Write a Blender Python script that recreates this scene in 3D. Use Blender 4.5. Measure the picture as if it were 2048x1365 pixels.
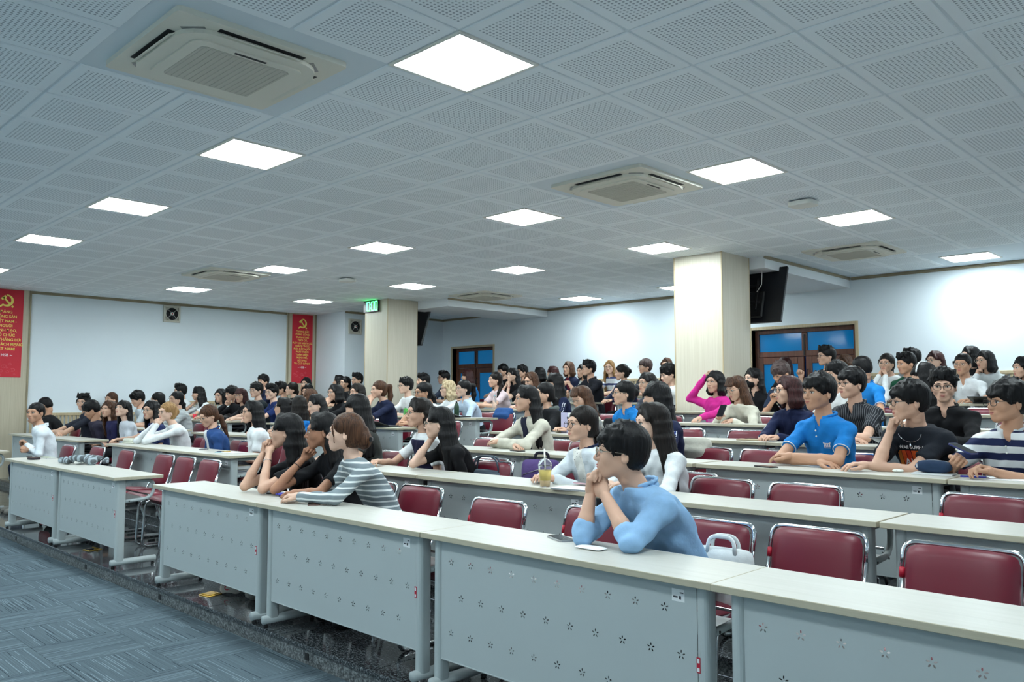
import bpy, math, random
import numpy as np
from mathutils import Matrix, Vector, Euler
random.seed(7); rng = np.random.default_rng(7)
for o in list(bpy.data.objects): bpy.data.objects.remove(o)
SC = bpy.context.scene
COL = SC.collection
PI = math.pi
# ---------------------------------------------------------------- camera, world, exposure
cam = bpy.data.cameras.new('camera'); cam.lens = 28.786; cam.sensor_width = 36.0; cam.clip_start = 0.05
cam_ob = bpy.data.objects.new('camera', cam); COL.objects.link(cam_ob)
cam_ob.location = (3.5869, -2.6677, 1.4981)
cam_ob.rotation_euler = (math.radians(90 + 4.0974), 0.0, math.radians(44.4424))
SC.camera = cam_ob
W = bpy.data.worlds.new('world'); SC.world = W; W.use_nodes = True
W.node_tree.nodes['Background'].inputs[0].default_value = (0.55, 0.72, 0.85, 1)
W.node_tree.nodes['Background'].inputs[1].default_value = 0.25
SC.view_settings.view_transform = 'Standard'; SC.view_settings.look = 'None'
SC.view_settings.gamma = 1.0; SC.view_settings.use_curve_mapping = False
SC.view_settings.exposure = 0.98
LIGHT_COL = (0.86, 0.975, 1.0, 1); LIGHT_POW = 21.0
# ---------------------------------------------------------------- materials
def s2l(c):
    c = [x / 255.0 for x in c[:3]]
    return tuple(x / 12.92 if x <= 0.04045 else ((x + 0.055) / 1.055) ** 2.4 for x in c) + (1.0,)
MATS = {}
class NT:
    def __init__(s, name):
        m = bpy.data.materials.new(name); m.use_nodes = True; s.m = m; s.t = m.node_tree; s.n = s.t.nodes; s.l = s.t.links
        s.b = s.n['Principled BSDF']; MATS[name] = m
    def new(s, typ, **kw):
        n = s.n.new(typ)
        for k, v in kw.items(): setattr(n, k, v)
        return n
    def link(s, a, b): s.l.new(a, b)
    def math(s, op, a, b=None, c=None):
        n = s.n.new('ShaderNodeMath'); n.operation = op
        for i, v in enumerate((a, b, c)):
            if v is None: continue
            if isinstance(v, (int, float)): n.inputs[i].default_value = v
            else: s.l.new(v, n.inputs[i])
        return n.outputs[0]
    def coord(s, kind='Object'):
        return s.n.new('ShaderNodeTexCoord').outputs[kind]
    def mapping(s, v, scale=(1, 1, 1), rot=(0, 0, 0), loc=(0, 0, 0)):
        n = s.n.new('ShaderNodeMapping'); s.l.new(v, n.inputs[0])
        n.inputs['Scale'].default_value = scale; n.inputs['Rotation'].default_value = rot; n.inputs['Location'].default_value = loc
        return n.outputs[0]
    def noise(s, v, scale, detail=2, rough=0.5):
        n = s.n.new('ShaderNodeTexNoise'); n.inputs['Scale'].default_value = scale; n.inputs['Detail'].default_value = detail
        n.inputs['Roughness'].default_value = rough
        if v is not None: s.l.new(v, n.inputs['Vector'])
        return n.outputs['Fac']
    def ramp(s, f, stops):
        n = s.n.new('ShaderNodeValToRGB'); e = n.color_ramp.elements
        while len(e) < len(stops): e.new(0.5)
        for el, (p, c) in zip(e, stops): el.position = p; el.color = c
        s.l.new(f, n.inputs[0]); return n.outputs[0]
    def mix(s, f, a, b):
        n = s.n.new('ShaderNodeMix'); n.data_type = 'RGBA'
        if isinstance(f, (int, float)): n.inputs[0].default_value = f
        else: s.l.new(f, n.inputs[0])
        for i, v in ((6, a), (7, b)):
            if isinstance(v, tuple): n.inputs[i].default_value = v
            else: s.l.new(v, n.inputs[i])
        return n.outputs[2]
    def sep(s, v):
        n = s.n.new('ShaderNodeSeparateXYZ'); s.l.new(v, n.inputs[0]); return n.outputs
    def color(s, v):
        if isinstance(v, tuple): s.b.inputs['Base Color'].default_value = v
        else: s.l.new(v, s.b.inputs['Base Color'])
    def bump(s, h, strength=0.2, dist=0.01):
        n = s.n.new('ShaderNodeBump'); n.inputs['Strength'].default_value = strength; n.inputs['Distance'].default_value = dist
        s.l.new(h, n.inputs['Height']); s.l.new(n.outputs[0], s.b.inputs['Normal'])
    def set(s, rough=0.5, metal=0.0, spec=0.5):
        s.b.inputs['Roughness'].default_value = rough; s.b.inputs['Metallic'].default_value = metal
        s.b.inputs['Specular IOR Level'].default_value = spec
        return s
def simple(name, rgb, rough=0.5, metal=0.0, var=0.0, scale=8.0, spec=0.5):
    if name in MATS: return MATS[name]
    t = NT(name); t.set(rough, metal, spec); c = s2l(rgb)
    if var > 0:
        f = t.noise(t.coord(), scale, 3)
        t.color(t.ramp(f, [(0.3, tuple(x * (1 - var) for x in c[:3]) + (1,)), (0.7, tuple(min(1, x * (1 + var)) for x in c[:3]) + (1,))]))
    else: t.color(c)
    return t.m
def emit(name, col, power):
    t = NT(name); t.b.inputs['Base Color'].default_value = (0.8, 0.8, 0.8, 1)
    t.b.inputs['Emission Color'].default_value = col; t.b.inputs['Emission Strength'].default_value = power
    return t.m
M_wall = simple('wall_paint', (226, 236, 242), 0.75, var=0.012, scale=1.5)
M_trim = simple('trim_wood', (150, 138, 112), 0.5, var=0.06, scale=9)
def wood(name, lo, hi, rough=0.45, sc=(60, 60, 1.2)):
    t = NT(name); t.set(rough); v = t.mapping(t.coord(), sc)
    f = t.noise(v, 1.0, 4, 0.65); t.color(t.ramp(f, [(0.3, s2l(lo)), (0.7, s2l(hi))])); return t.m
M_pillar = wood('pillar_laminate', (198, 190, 170), (214, 207, 190))
M_panelwood = wood('wall_wood_panel', (184, 174, 150), (202, 193, 171))
M_doorwood = wood('door_wood', (88, 50, 34), (120, 72, 50), 0.4, (30, 30, 1.0))
M_casing = wood('casing_wood', (180, 162, 128), (204, 188, 156))
M_white = simple('white_plastic', (228, 228, 220), 0.4)
M_acwhite = simple('aircon_plastic', (222, 220, 206), 0.45)
M_acgrille = simple('aircon_grille', (198, 195, 182), 0.6)
M_dark = simple('dark_slot', (26, 28, 30), 0.6)
M_black = simple('black_plastic', (18, 19, 22), 0.35)
M_tv = simple('tv_back', (16, 18, 24), 0.28)
M_chrome = simple('chrome', (225, 228, 232), 0.12, 1.0)
M_steel = simple('steel_grey', (150, 152, 152), 0.35, 0.8)
M_red = NT('maroon_vinyl').set(0.42).m
def _red():
    m = MATS['maroon_vinyl']; t = m.node_tree; b = t.nodes['Principled BSDF']
    b.inputs['Base Color'].default_value = s2l((110, 18, 40)); b.inputs['Coat Weight'].default_value = 0.15; b.inputs['Coat Roughness'].default_value = 0.3
_red()
M_desktop = wood('desk_laminate', (190, 189, 180), (200, 199, 191), 0.38, (1.5, 40, 40))
M_deskedge = wood('desk_edge_band', (178, 171, 148), (192, 185, 163), 0.45, (1.5, 60, 60))
M_desk = simple('desk_grey_metal', (176, 186, 187), 0.42, var=0.01, scale=3)
M_glide = simple('rubber_black', (22, 22, 24), 0.7)
M_brass = simple('brass', (196, 160, 70), 0.28, 1.0)
M_redtag = simple('red_tag', (178, 20, 48), 0.5)
M_label = simple('paper_label', (225, 230, 232), 0.6)
M_ink = simple('ink', (50, 54, 60), 0.7)
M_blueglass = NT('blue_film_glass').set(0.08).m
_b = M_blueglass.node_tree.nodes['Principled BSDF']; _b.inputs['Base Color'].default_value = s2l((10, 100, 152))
_b.inputs['Emission Color'].default_value = s2l((10, 110, 170)); _b.inputs['Emission Strength'].default_value = 0.22  # weak emission stands in for dusk light coming through the panes
M_lightdiff = emit('light_diffuser', LIGHT_COL, LIGHT_POW)
M_led = emit('led_green', (0.03, 1.0, 0.16, 1), 4.0)
M_banner = simple('banner_red', (205, 32, 52), 0.45, var=0.02, scale=3)
M_yellow = simple('banner_yellow', (248, 226, 110), 0.5)
M_bannerwhite = simple('banner_white', (240, 236, 238), 0.5)
M_bannerfaint = simple('banner_pale_drawing', (222, 96, 104), 0.5)
# ceiling tile with round perforations (tile pitch 0.6, hole pitch 0.025)
def _ceil():
    t = NT('perforated_tile').set(0.8)
    x, y, z = t.sep(t.coord())
    def cell(c):
        a = t.math('ADD', c, 0.3 + 60.0); a = t.math('DIVIDE', a, 0.6); a = t.math('FRACT', a); return t.math('SUBTRACT', t.math('MULTIPLY', a, 0.6), 0.3)
    cx, cy = cell(x), cell(y)
    def hole(c):
        a = t.math('FRACT', t.math('ADD', t.math('MULTIPLY', c, 42.0), 20.0)); return t.math('SUBTRACT', a, 0.5)
    hx, hy = hole(cx), hole(cy)
    d = t.math('SQRT', t.math('ADD', t.math('MULTIPLY', hx, hx), t.math('MULTIPLY', hy, hy)))
    ins = t.math('LESS_THAN', d, 0.27)
    m1 = t.math('LESS_THAN', t.math('ABSOLUTE', cx), 0.239); m2 = t.math('LESS_THAN', t.math('ABSOLUTE', cy), 0.239)
    f = t.math('MULTIPLY', ins, t.math('MULTIPLY', m1, m2))
    t.color(t.mix(f, s2l((238, 246, 250)), s2l((166, 178, 186)))); return t.m
M_tile = _ceil()
M_grid = simple('ceiling_grid', (214, 226, 233), 0.6)
M_beam = simple('beam_paint', (226, 231, 234), 0.75)
# polished speckled granite
def _granite():
    t = NT('granite').set(0.07); v = t.coord()
    f = t.noise(v, 62, 3, 0.75); g = t.noise(v, 170, 2, 0.6); s = t.math('ADD', t.math('MULTIPLY', f, 0.6), t.math('MULTIPLY', g, 0.4))
    t.color(t.ramp(s, [(0.40, s2l((16, 18, 21))), (0.5, s2l((52, 57, 61))), (0.60, s2l((124, 130, 134)))])); return t.m
M_granite = _granite()
def _granite2():
    t = NT('granite_rough').set(0.45); v = t.coord()
    f = t.noise(v, 80, 3, 0.75); t.color(t.ramp(f, [(0.36, s2l((40, 44, 46))), (0.5, s2l((92, 98, 100))), (0.64, s2l((150, 156, 156)))])); return t.m
M_riser = _granite2()
# carpet: fine cord lines along local X with random pale/dark threads
def _carpet():
    t = NT('striped_carpet').set(0.95, 0, 0.1); v = t.coord(); info = t.new('ShaderNodeObjectInfo')
    off = t.new('ShaderNodeCombineXYZ'); t.link(t.math('MULTIPLY', info.outputs['Random'], 37.0), off.inputs[0]); t.link(t.math('MULTIPLY', info.outputs['Random'], 91.0), off.inputs[1])
    va = t.new('ShaderNodeVectorMath', operation='ADD'); t.link(v, va.inputs[0]); t.link(off.outputs[0], va.inputs[1]); vv = va.outputs[0]
    x, y, z = t.sep(vv)
    cord = t.noise(t.mapping(vv, (2, 240, 1)), 1.0, 1)
    base = t.ramp(cord, [(0.3, s2l((76, 90, 98))), (0.7, s2l((96, 111, 119)))])
    ry = t.math('MULTIPLY', y, 80.0); row = t.math('FLOOR', ry); fy = t.math('SUBTRACT', ry, row)
    wn0 = t.new('ShaderNodeTexWhiteNoise', noise_dimensions='1D'); t.link(row, wn0.inputs['W'])
    sx = t.math('FLOOR', t.math('ADD', t.math('MULTIPLY', x, 3.1), t.math('MULTIPLY', wn0.outputs['Value'], 9.0)))
    cv = t.new('ShaderNodeCombineXYZ'); t.link(sx, cv.inputs[0]); t.link(row, cv.inputs[1])
    wn = t.new('ShaderNodeTexWhiteNoise', noise_dimensions='2D'); t.link(cv.outputs[0], wn.inputs['Vector']); val = wn.outputs['Value']
    line = t.math('LESS_THAN', t.math('ABSOLUTE', t.math('SUBTRACT', fy, 0.5)), 0.17)
    hi = t.math('MULTIPLY', t.math('GREATER_THAN', val, 0.80), line); lo = t.math('MULTIPLY', t.math('LESS_THAN', val, 0.10), line)
    c = t.mix(hi, base, s2l((124, 140, 148))); c = t.mix(lo, c, s2l((44, 55, 63)))
    t.color(c); t.bump(cord, 0.5, 0.004); return t.m
M_carpet = _carpet()
# ---------------------------------------------------------------- mesh builders
class MB:
    def __init__(s): s.v = []; s.f = []; s.mi = []; s.n = 0; s.sm = []
    def add(s, verts, faces, mi=0, smooth=False):
        b = s.n; s.v.extend([tuple(map(float, p)) for p in verts]); s.n += len(verts)
        for f in faces: s.f.append(tuple(b + i for i in f)); s.mi.append(mi); s.sm.append(smooth)
        return s
    def box(s, lo, hi, mi=0, M=None):
        x0, y0, z0 = lo; x1, y1, z1 = hi
        v = [(x0, y0, z0), (x1, y0, z0), (x1, y1, z0), (x0, y1, z0), (x0, y0, z1), (x1, y0, z1), (x1, y1, z1), (x0, y1, z1)]
        if M is not None: v = [M @ Vector(p) for p in v]
        return s.add(v, [(0, 3, 2, 1), (4, 5, 6, 7), (0, 1, 5, 4), (1, 2, 6, 5), (2, 3, 7, 6), (3, 0, 4, 7)], mi)
    def cbox(s, lo, hi, b=0.004, mi=0, M=None):
        c = [(lo[i] + hi[i]) / 2 for i in range(3)]; h = [(hi[i] - lo[i]) / 2 for i in range(3)]; b = min(b, min(h) * 0.9)
        idx = {}; v = []
        for sx in (-1, 1):
            for sy in (-1, 1):
                for sz in (-1, 1):
                    for ax in range(3):
                        d = [h[i] - (0 if i == ax else b) for i in range(3)]
                        idx[(sx, sy, sz, ax)] = len(v); v.append((c[0] + sx * d[0], c[1] + sy * d[1], c[2] + sz * d[2]))
        if M is not None: v = [M @ Vector(p) for p in v]
        F = []
        def quad(a): F.append(tuple(idx[k] for k in a))
        for q in (-1, 1):
            quad([(q, -1, -1, 0), (q, 1, -1, 0), (q, 1, 1, 0), (q, -1, 1, 0)][::q]); quad([(-1, q, -1, 1), (1, q, -1, 1), (1, q, 1, 1), (-1, q, 1, 1)][::-q]); quad([(-1, -1, q, 2), (1, -1, q, 2), (1, 1, q, 2), (-1, 1, q, 2)][::q])
        for a in (-1, 1):
            for bb in (-1, 1):
                quad([(a, bb, -1, 0), (a, bb, -1, 1), (a, bb, 1, 1), (a, bb, 1, 0)][::-a * bb])
                quad([(a, -1, bb, 0), (a, 1, bb, 0), (a, 1, bb, 2), (a, -1, bb, 2)][::-a * bb])
                quad([(-1, a, bb, 1), (-1, a, bb, 2), (1, a, bb, 2), (1, a, bb, 1)][::a * bb * -1])
                for cc in (-1, 1): F.append(tuple(idx[(a, bb, cc, k)] for k in ((0, 1, 2) if a * bb * cc > 0 else (0, 2, 1))))
        return s.add(v, F, mi)
    def tube(s, pts, r, seg=8, mi=0, closed=False, caps=True, sx=1.0, sy=1.0):
        P = [Vector(p) for p in pts]; n = len(P); rs = r if hasattr(r, '__len__') else [r] * n
        T = []
        for i in range(n):
            a = P[(i - 1) % n] if (closed or i > 0) else P[i]; b = P[(i + 1) % n] if (closed or i < n - 1) else P[i]
            t = (b - a); T.append(t.normalized() if t.length > 1e-9 else Vector((0, 0, 1)))
        up = Vector((0, 0, 1)) if abs(T[0].z) < 0.9 else Vector((1, 0, 0))
        N = (up - T[0] * up.dot(T[0])).normalized(); V = []
        for i in range(n):
            N = (N - T[i] * N.dot(T[i])); N = N.normalized() if N.length > 1e-6 else T[i].orthogonal().normalized(); B = T[i].cross(N)
            for k in range(seg):
                a = 2 * PI * k / seg; V.append(P[i] + (N * math.cos(a) * sx + B * math.sin(a) * sy) * rs[i])
        F = []
        for i in range(n if closed else n - 1):
            j = (i + 1) % n
            for k in range(seg): F.append((i * seg + k, i * seg + (k + 1) % seg, j * seg + (k + 1) % seg, j * seg + k))
        if caps and not closed: F.append(tuple(range(seg))[::-1]); F.append(tuple((n - 1) * seg + k for k in range(seg)))
        return s.add(V, F, mi, True)
    def lathe(s, prof, c=(0, 0, 0), seg=16, mi=0, smooth=True, M=None):
        V = []
        for (r, z) in prof:
            for k in range(seg): a = 2 * PI * k / seg; V.append((c[0] + r * math.cos(a), c[1] + r * math.sin(a), c[2] + z))
        if M is not None: V = [M @ Vector(p) for p in V]
        F = []
        for i in range(len(prof) - 1):
            for k in range(seg): F.append((i * seg + k, i * seg + (k + 1) % seg, (i + 1) * seg + (k + 1) % seg, (i + 1) * seg + k))
        F.append(tuple(range(seg))[::-1]); F.append(tuple((len(prof) - 1) * seg + k for k in range(seg)))
        return s.add(V, F, mi, smooth)
    def prism(s, poly, z0, z1, mi=0, M=None, smooth=False):
        n = len(poly); V = [(x, y, z0) for x, y in poly] + [(x, y, z1) for x, y in poly]
        if M is not None: V = [M @ Vector(p) for p in V]
        F = [tuple(range(n))[::-1], tuple(range(n, 2 * n))]; s.add(V, F, mi, False)
        b = s.n - 2 * n
        for i in range(n):
            j = (i + 1) % n; s.f.append((b + i, b + j, b + n + j, b + n + i)); s.mi.append(mi); s.sm.append(smooth)
        return s
    def pad(s, w, h, t, M, n=9, m=7, mi=0, pw=6, bow=0.0):
        """cushion: rounded pillow w x h, thickness t, in local XY, bulging along Z"""
        V = []; F = []
        us = np.sin(np.linspace(-PI / 2, PI / 2, n)); vs = np.sin(np.linspace(-PI / 2, PI / 2, m))
        for sgn in (1, -1):
            for v in vs:
                for u in us:
                    k = (abs(u) ** 8 + abs(v) ** 8) ** (1 / 8); q = max(abs(u), abs(v)); sc = q / k if k > 1e-6 else 1
                    e = max(0.0, (1 - abs(u) ** pw)) ** 0.5 * max(0.0, (1 - abs(v) ** pw)) ** 0.5
                    V.append(M @ Vector((u * sc * w / 2, v * sc * h / 2, sgn * t / 2 * e + bow * (u * u))))
        for sgn in (0, 1):
            b = sgn * n * m
            for j in range(m - 1):
                for i in range(n - 1):
                    q = (b + j * n + i, b + j * n + i + 1, b + (j + 1) * n + i + 1, b + (j + 1) * n + i); F.append(q if sgn == 0 else q[::-1])
        return s.add(V, F, mi, True)
    def mesh(s, name):
        me = bpy.data.meshes.new(name); me.from_pydata(s.v, [], s.f)
        me.polygons.foreach_set('material_index', s.mi); me.polygons.foreach_set('use_smooth', s.sm); me.update(); return me
    def build(s, name, mats, parent=None, loc=None):
        return link(name, s.mesh(name), mats, parent, loc)
def link(name, me, mats=None, parent=None, loc=None, rot=None):
    o = bpy.data.objects.new(name, me)
    if mats is not None and me is not None and len(me.materials) == 0:
        for m in (mats if isinstance(mats, (list, tuple)) else [mats]): me.materials.append(m)
    COL.objects.link(o)
    if parent is not None: o.parent = parent
    if loc is not None: o.location = loc
    if rot is not None: o.rotation_euler = rot
    return o
def empty(name, loc=(0, 0, 0), rz=0.0):
    o = bpy.data.objects.new(name, None); o.empty_display_size = 0.1; COL.objects.link(o); o.location = loc; o.rotation_euler = (0, 0, rz); return o
def tag(o, label, cat, group=None):
    o['label'] = label; o['category'] = cat
    if group: o['group'] = group
    return o
def struct(o, label=None):
    o['kind'] = 'structure'
    if label: o['label'] = label
    return o
def dup(root, loc, rz=0.0, label=None, cat=None, group=None):
    r = root.copy(); COL.objects.link(r); r.location = loc; r.rotation_euler = (0, 0, rz)
    if label: r['label'] = label
    if cat: r['category'] = cat
    if group: r['group'] = group
    for ch in root.children:
        c = ch.copy(); COL.objects.link(c); c.parent = r
        for g in ch.children:
            d = g.copy(); COL.objects.link(d); d.parent = c
    return r
def fillet(pts, r, n=5):
    P = [Vector(p) for p in pts]; out = [P[0]]
    for i in range(1, len(P) - 1):
        a = (P[i - 1] - P[i]); b = (P[i + 1] - P[i]); rr = min(r, a.length * 0.49, b.length * 0.49)
        p0 = P[i] + a.normalized() * rr; p1 = P[i] + b.normalized() * rr
        for k in range(n + 1):
            t = k / n; out.append(p0 * (1 - t) ** 2 + P[i] * 2 * t * (1 - t) + p1 * t * t)
    out.append(P[-1]); return out
def rrect(w, h, r, n=4):
    p = []
    for cx, cy, a0 in ((w / 2 - r, h / 2 - r, 0), (-w / 2 + r, h / 2 - r, 90), (-w / 2 + r, -h / 2 + r, 180), (w / 2 - r, -h / 2 + r, 270)):
        for k in range(n + 1): a = math.radians(a0 + 90 * k / n); p.append((cx + r * math.cos(a), cy + r * math.sin(a)))
    return p
def text_mesh(txt, size, align='CENTER', bold=0.0, extrude=0.0006):
    cu = bpy.data.curves.new('txt', 'FONT'); cu.body = txt; cu.size = size; cu.align_x = align; cu.offset = bold; cu.extrude = extrude; cu.resolution_u = 3
    o = bpy.data.objects.new('txt', cu); COL.objects.link(o)
    dg = bpy.context.evaluated_depsgraph_get(); me = bpy.data.meshes.new_from_object(o.evaluated_get(dg)); bpy.data.objects.remove(o); bpy.data.curves.remove(cu)
    me.materials.clear(); return me
ORD = ['zeroth', 'first', 'second', 'third', 'fourth', 'fifth', 'sixth', 'seventh', 'eighth', 'ninth', 'tenth', 'eleventh', 'twelfth']
# ---------------------------------------------------------------- room shell
CEIL = 3.3575; XL = -12.05; XS = -10.9; YB = 9.8; XR = 5.6; YF = -6.5; YS = 7.1
YROW = lambda k: -0.1 + 1.2 * (k - 1)
FLOOR = lambda k: 0.1 * k
TOP = 0.755
fl = struct(MB().box((XL, YF, -0.05), (XR, -0.06, -0.008)).build('floor', M_carpet), 'blue grey striped carpet in front of the seating')
ctile = MB().cbox((-0.249, -0.249, -0.008), (0.249, 0.249, 0.0), 0.002).mesh('carpet_tile'); ctile.materials.append(M_carpet)
ny = int((-0.08 - YF) / 0.5)
vis_tiles = []
for i in range(int((XR - XL) / 0.5)):
    for j in range(6):
        x = XL + 0.25 + 0.5 * i; y = -0.335 - 0.5 * j
        if -11.5 < x < 3.2: vis_tiles.append((x, y, i, j))
for (x, y, i, j) in vis_tiles:
    link('carpet_tile', ctile, None, fl, (x, y, 0), (0, 0, PI / 2 * ((i + j) % 2)))
# tiers: riser + polished tread with nosing
for k in range(1, 9):
    y0 = YROW(k) + 0.02; y1 = YROW(k + 1) + 0.03 if k < 8 else YB
    t = struct(MB().box((XL, y0 + 0.012, FLOOR(k) - 0.1 if k > 1 else -0.05), (XR, y1, FLOOR(k) - 0.028)).build('floor', M_riser), 'grey granite step %s from the front' % ORD[k])
    n = 19; w = (XR - XL) / n
    tr = MB().cbox((0.001, 0, -0.028), (w - 0.001, y1 - y0, 0), 0.004).mesh('tread_slab'); tr.materials.append(M_granite)
    for i in range(n): link('tread_slab', tr, None, t, (XL + i * w, y0, FLOOR(k)))
    if k == 1:
        for px in (-6.3, -4.2, -2.63, -0.6):
            MB().box((-0.02, -0.004, -0.02), (0.02, 0.012, 0.02)).build('riser_outlet', M_dark, t, (px, y0 + 0.012, 0.035))
# walls
def wall(name, lo, hi, label, m=M_wall): return struct(MB().box(lo, hi).build(name, m), label)
wl = wall('wall_left', (XL - 0.15, YF, -0.05), (XL, YS + 0.05, CEIL + 0.3), 'white painted side wall with red banners')
MB().box((XL - 0.15, YS, -0.05), (XS, YS + 0.15, CEIL + 0.3)).build('wall_return', M_wall, wl)
MB().box((XS - 0.15, YS + 0.15, -0.05), (XS, YB, CEIL + 0.3)).build('wall_recess', M_wall, wl)
DOORS = [(-10.55, -9.22, 2.66), (-3.06, -1.36, 2.64)]
wb = wall('wall_back', (XS - 0.15, YB, 2.66), (XR, YB + 0.2, CEIL + 0.3), 'white painted rear wall with two brown doors')
segs = [(XS - 0.15, DOORS[0][0]), (DOORS[0][1], DOORS[1][0]), (DOORS[1][1], XR)]
for a, b in segs: MB().box((a, YB, -0.05), (b, YB + 0.2, 2.66)).build('wall_section', M_wall, wb)
wall('wall_right', (XR, YF, -0.05), (XR + 0.15, YB + 0.2, CEIL + 0.3), 'white painted wall on the camera side')
wall('wall_front', (XL, YF - 0.15, -0.05), (XR, YF, CEIL + 0.3), 'white painted wall behind the camera')
# wood pilasters on the left wall, narrow trims at ceiling
pil = []
for i, (a, b) in enumerate(((0.80, 1.51), (6.4, 7.1))):
    p = struct(MB().cbox((XL, a, 0.0), (XL + 0.05, b, CEIL), 0.004).build('trim_%d' % (i + 1), M_panelwood), 'pale wood panel strip on the side wall behind a banner')
    pil.append(p)
    for e in (a, b - 0.03): MB().cbox((XL + 0.05, e, 0.0), (XL + 0.062, e + 0.03, CEIL), 0.003).build('edge_strip', M_trim, p)
def trimbar(i, lo, hi): return struct(MB().cbox(lo, hi, 0.006).build('trim_%d' % i, M_trim), None)
trimbar(3, (XL, YF, CEIL - 0.05), (XL + 0.025, 0.80, CEIL)); trimbar(4, (XL, 1.51, CEIL - 0.05), (XL + 0.025, 6.4, CEIL))
trimbar(5, (XS, YS + 0.001, CEIL - 0.045), (XS + 0.025, YB, CEIL)); trimbar(6, (XS + 0.025, YB - 0.025, CEIL - 0.045), (-8.76, YB, CEIL))
trimbar(7, (-7.6, YB - 0.025, CEIL - 0.045), (-2.56, YB, CEIL)); trimbar(8, (-1.39, YB - 0.025, CEIL - 0.045), (XR, YB, CEIL))
# slatted wainscot on left wall and rear wall
def wainscot(name, n, origin, step, size, label, z):
    b = struct(MB().cbox((0, 0, 0), size, 0.004).build(name, M_casing, None, origin), label)
    return b
slat = MB().cbox((0, -0.018, 0), (0.022, 0.018, 0.66), 0.003).mesh('slat'); slat.materials.append(M_casing)
for (i, (ya, yb, z0)) in enumerate(((1.55, 3.9, 0.60), (3.9, 6.36, 0.80))):
    w_ = struct(MB().cbox((0, 0, 0.62), (0.035, yb - ya, 0.67), 0.004).cbox((0, 0, 0.0), (0.035, yb - ya, 0.05), 0.004).build('baseboard_left_%d' % (i + 1), M_casing, None, (XL, ya, z0)), 'slatted pale wood dado along the side wall')
    for q in range(int((yb - ya) / 0.062)): link('slat', slat, None, w_, (0.006, 0.03 + q * 0.062, 0.0))
slat2 = MB().cbox((-0.018, -0.022, 0), (0.018, 0, 0.66), 0.003).mesh('slat'); slat2.materials.append(M_casing)
for (i, (xa, xb)) in enumerate(((-9.1, -3.2), (-1.25, 2.2))):
    w_ = struct(MB().cbox((0, -0.035, 0.62), (xb - xa, 0, 0.67), 0.004).cbox((0, -0.035, 0.0), (xb - xa, 0, 0.05), 0.004).build('baseboard_back_%d' % (i + 1), M_casing, None, (xa, YB, 1.22)), 'slatted pale wood dado along the rear wall')
    for q in range(int((xb - xa) / 0.062)): link('slat', slat2, None, w_, (0.03 + q * 0.062, -0.006, 0.0))
# pillars and beams
for (x0, x1, lab) in ((-9.2, -8.5, 'pale wood clad pillar carrying a green clock'), (-2.34, -1.64, 'large pale wood clad pillar nearest the right')):
    p = struct(MB().cbox((x0, 6.4, 0.2), (x1, 7.1, CEIL), 0.006).build('pillar', M_pillar), lab)
    for cx in (x0, x1 - 0.012):
        for cy in (6.4, 7.1 - 0.012): MB().cbox((cx - 0.003, cy - 0.003, 0.2), (cx + 0.015, cy + 0.015, CEIL - 0.002), 0.003).build('corner_strip', M_casing, p)
for (x0, x1, i) in ((-8.75, -7.62, 0), (-2.55, -1.42, 1)):
    b = struct(MB().box((x0, 7.1, 3.2), (x1, YB, CEIL + 0.05)).build('beam', M_beam), 'white boxed ceiling beam behind the %s pillar' % ('clock' if i == 0 else 'nearer'))
    for x in (x0, x1): MB().cbox((x - 0.02, 7.1, CEIL - 0.04), (x + 0.02, YB, CEIL - 0.002), 0.005).build('beam_trim', M_trim, b)
# ceiling: grid plane with individual perforated tiles
ce = struct(MB().box((XL, YF, CEIL), (XR, YB + 0.1, CEIL + 0.1)).build('ceiling', M_grid), 'suspended ceiling of perforated square tiles')
T = 0.6
LIGHTS = [(0, 0), (-4, 0), (-8, 0), (-12, 0), (-17, 0), (0, 5), (-4, 5), (-8, 5), (-12, 5), (-17, 5), (0, 9), (-4, 9), (-8, 9), (-12, 9), (-17, 9), (0, -5), (-4, -5), (-8, -5), (-12, -5), (4, -5), (4, 0), (4, 5), (4, 9), (-17, -5), (-12, -9), (-4, -9), (4, -9)]  # lines over carpet and stage are out of view, added to brighten the room
LFREE = [(0.45, 9.08), (-6.0, 8.92), (-3.86, 8.95), (3.0, 9.08)]
ACS = [(-0.62, -0.63), (-0.60, 3.03), (-7.85, 2.95), (-6.9, 7.35), (-0.45, 7.55)]
tile = MB().cbox((-0.2925, -0.2925, -0.007), (0.2925, 0.2925, 0.004), 0.005).mesh('ceiling_tile'); tile.materials.append(M_tile)
cand = []
for i in range(-20, 9):
    for j in range(-10, 17):
        x = (i + 0.5) * T; y = (j + 0.5) * T
        if not (XL + 0.25 < x < XR - 0.2 and YF + 0.2 < y < YB - 0.2): continue
        if (i, j) in LIGHTS: continue
        if any(abs(x - a) < 0.58 and abs(y - b) < 0.58 for a, b in LFREE): continue
        if any(abs(x - a) < 0.38 and abs(y - b) < 0.38 for a, b in ACS): continue
        if y > 7.0 and (-8.9 < x < -7.5 or -2.7 < x < -1.3): continue
        if x < XS + 0.25 and y > YS - 0.2: continue
        if 6.3 < y < 7.15 and (-9.3 < x < -8.4 or -2.44 < x < -1.54): continue
        cand.append((x, y))
def in_view(x, y):
    dx, dy = x - 3.587, y + 2.668; f = -0.700 * dx + 0.714 * dy; r = 0.714 * dx + 0.700 * dy
    return f > 1.5 and abs(r / f) < 0.66 and (CEIL - 1.498) / f < 0.55
cand.sort(key=lambda p: (not in_view(*p), (p[0] - 3.587) ** 2 + (p[1] + 2.668) ** 2))
for (x, y) in cand[:300]: link('ceiling_tile', tile, None, ce, (x, y, CEIL))
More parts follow.
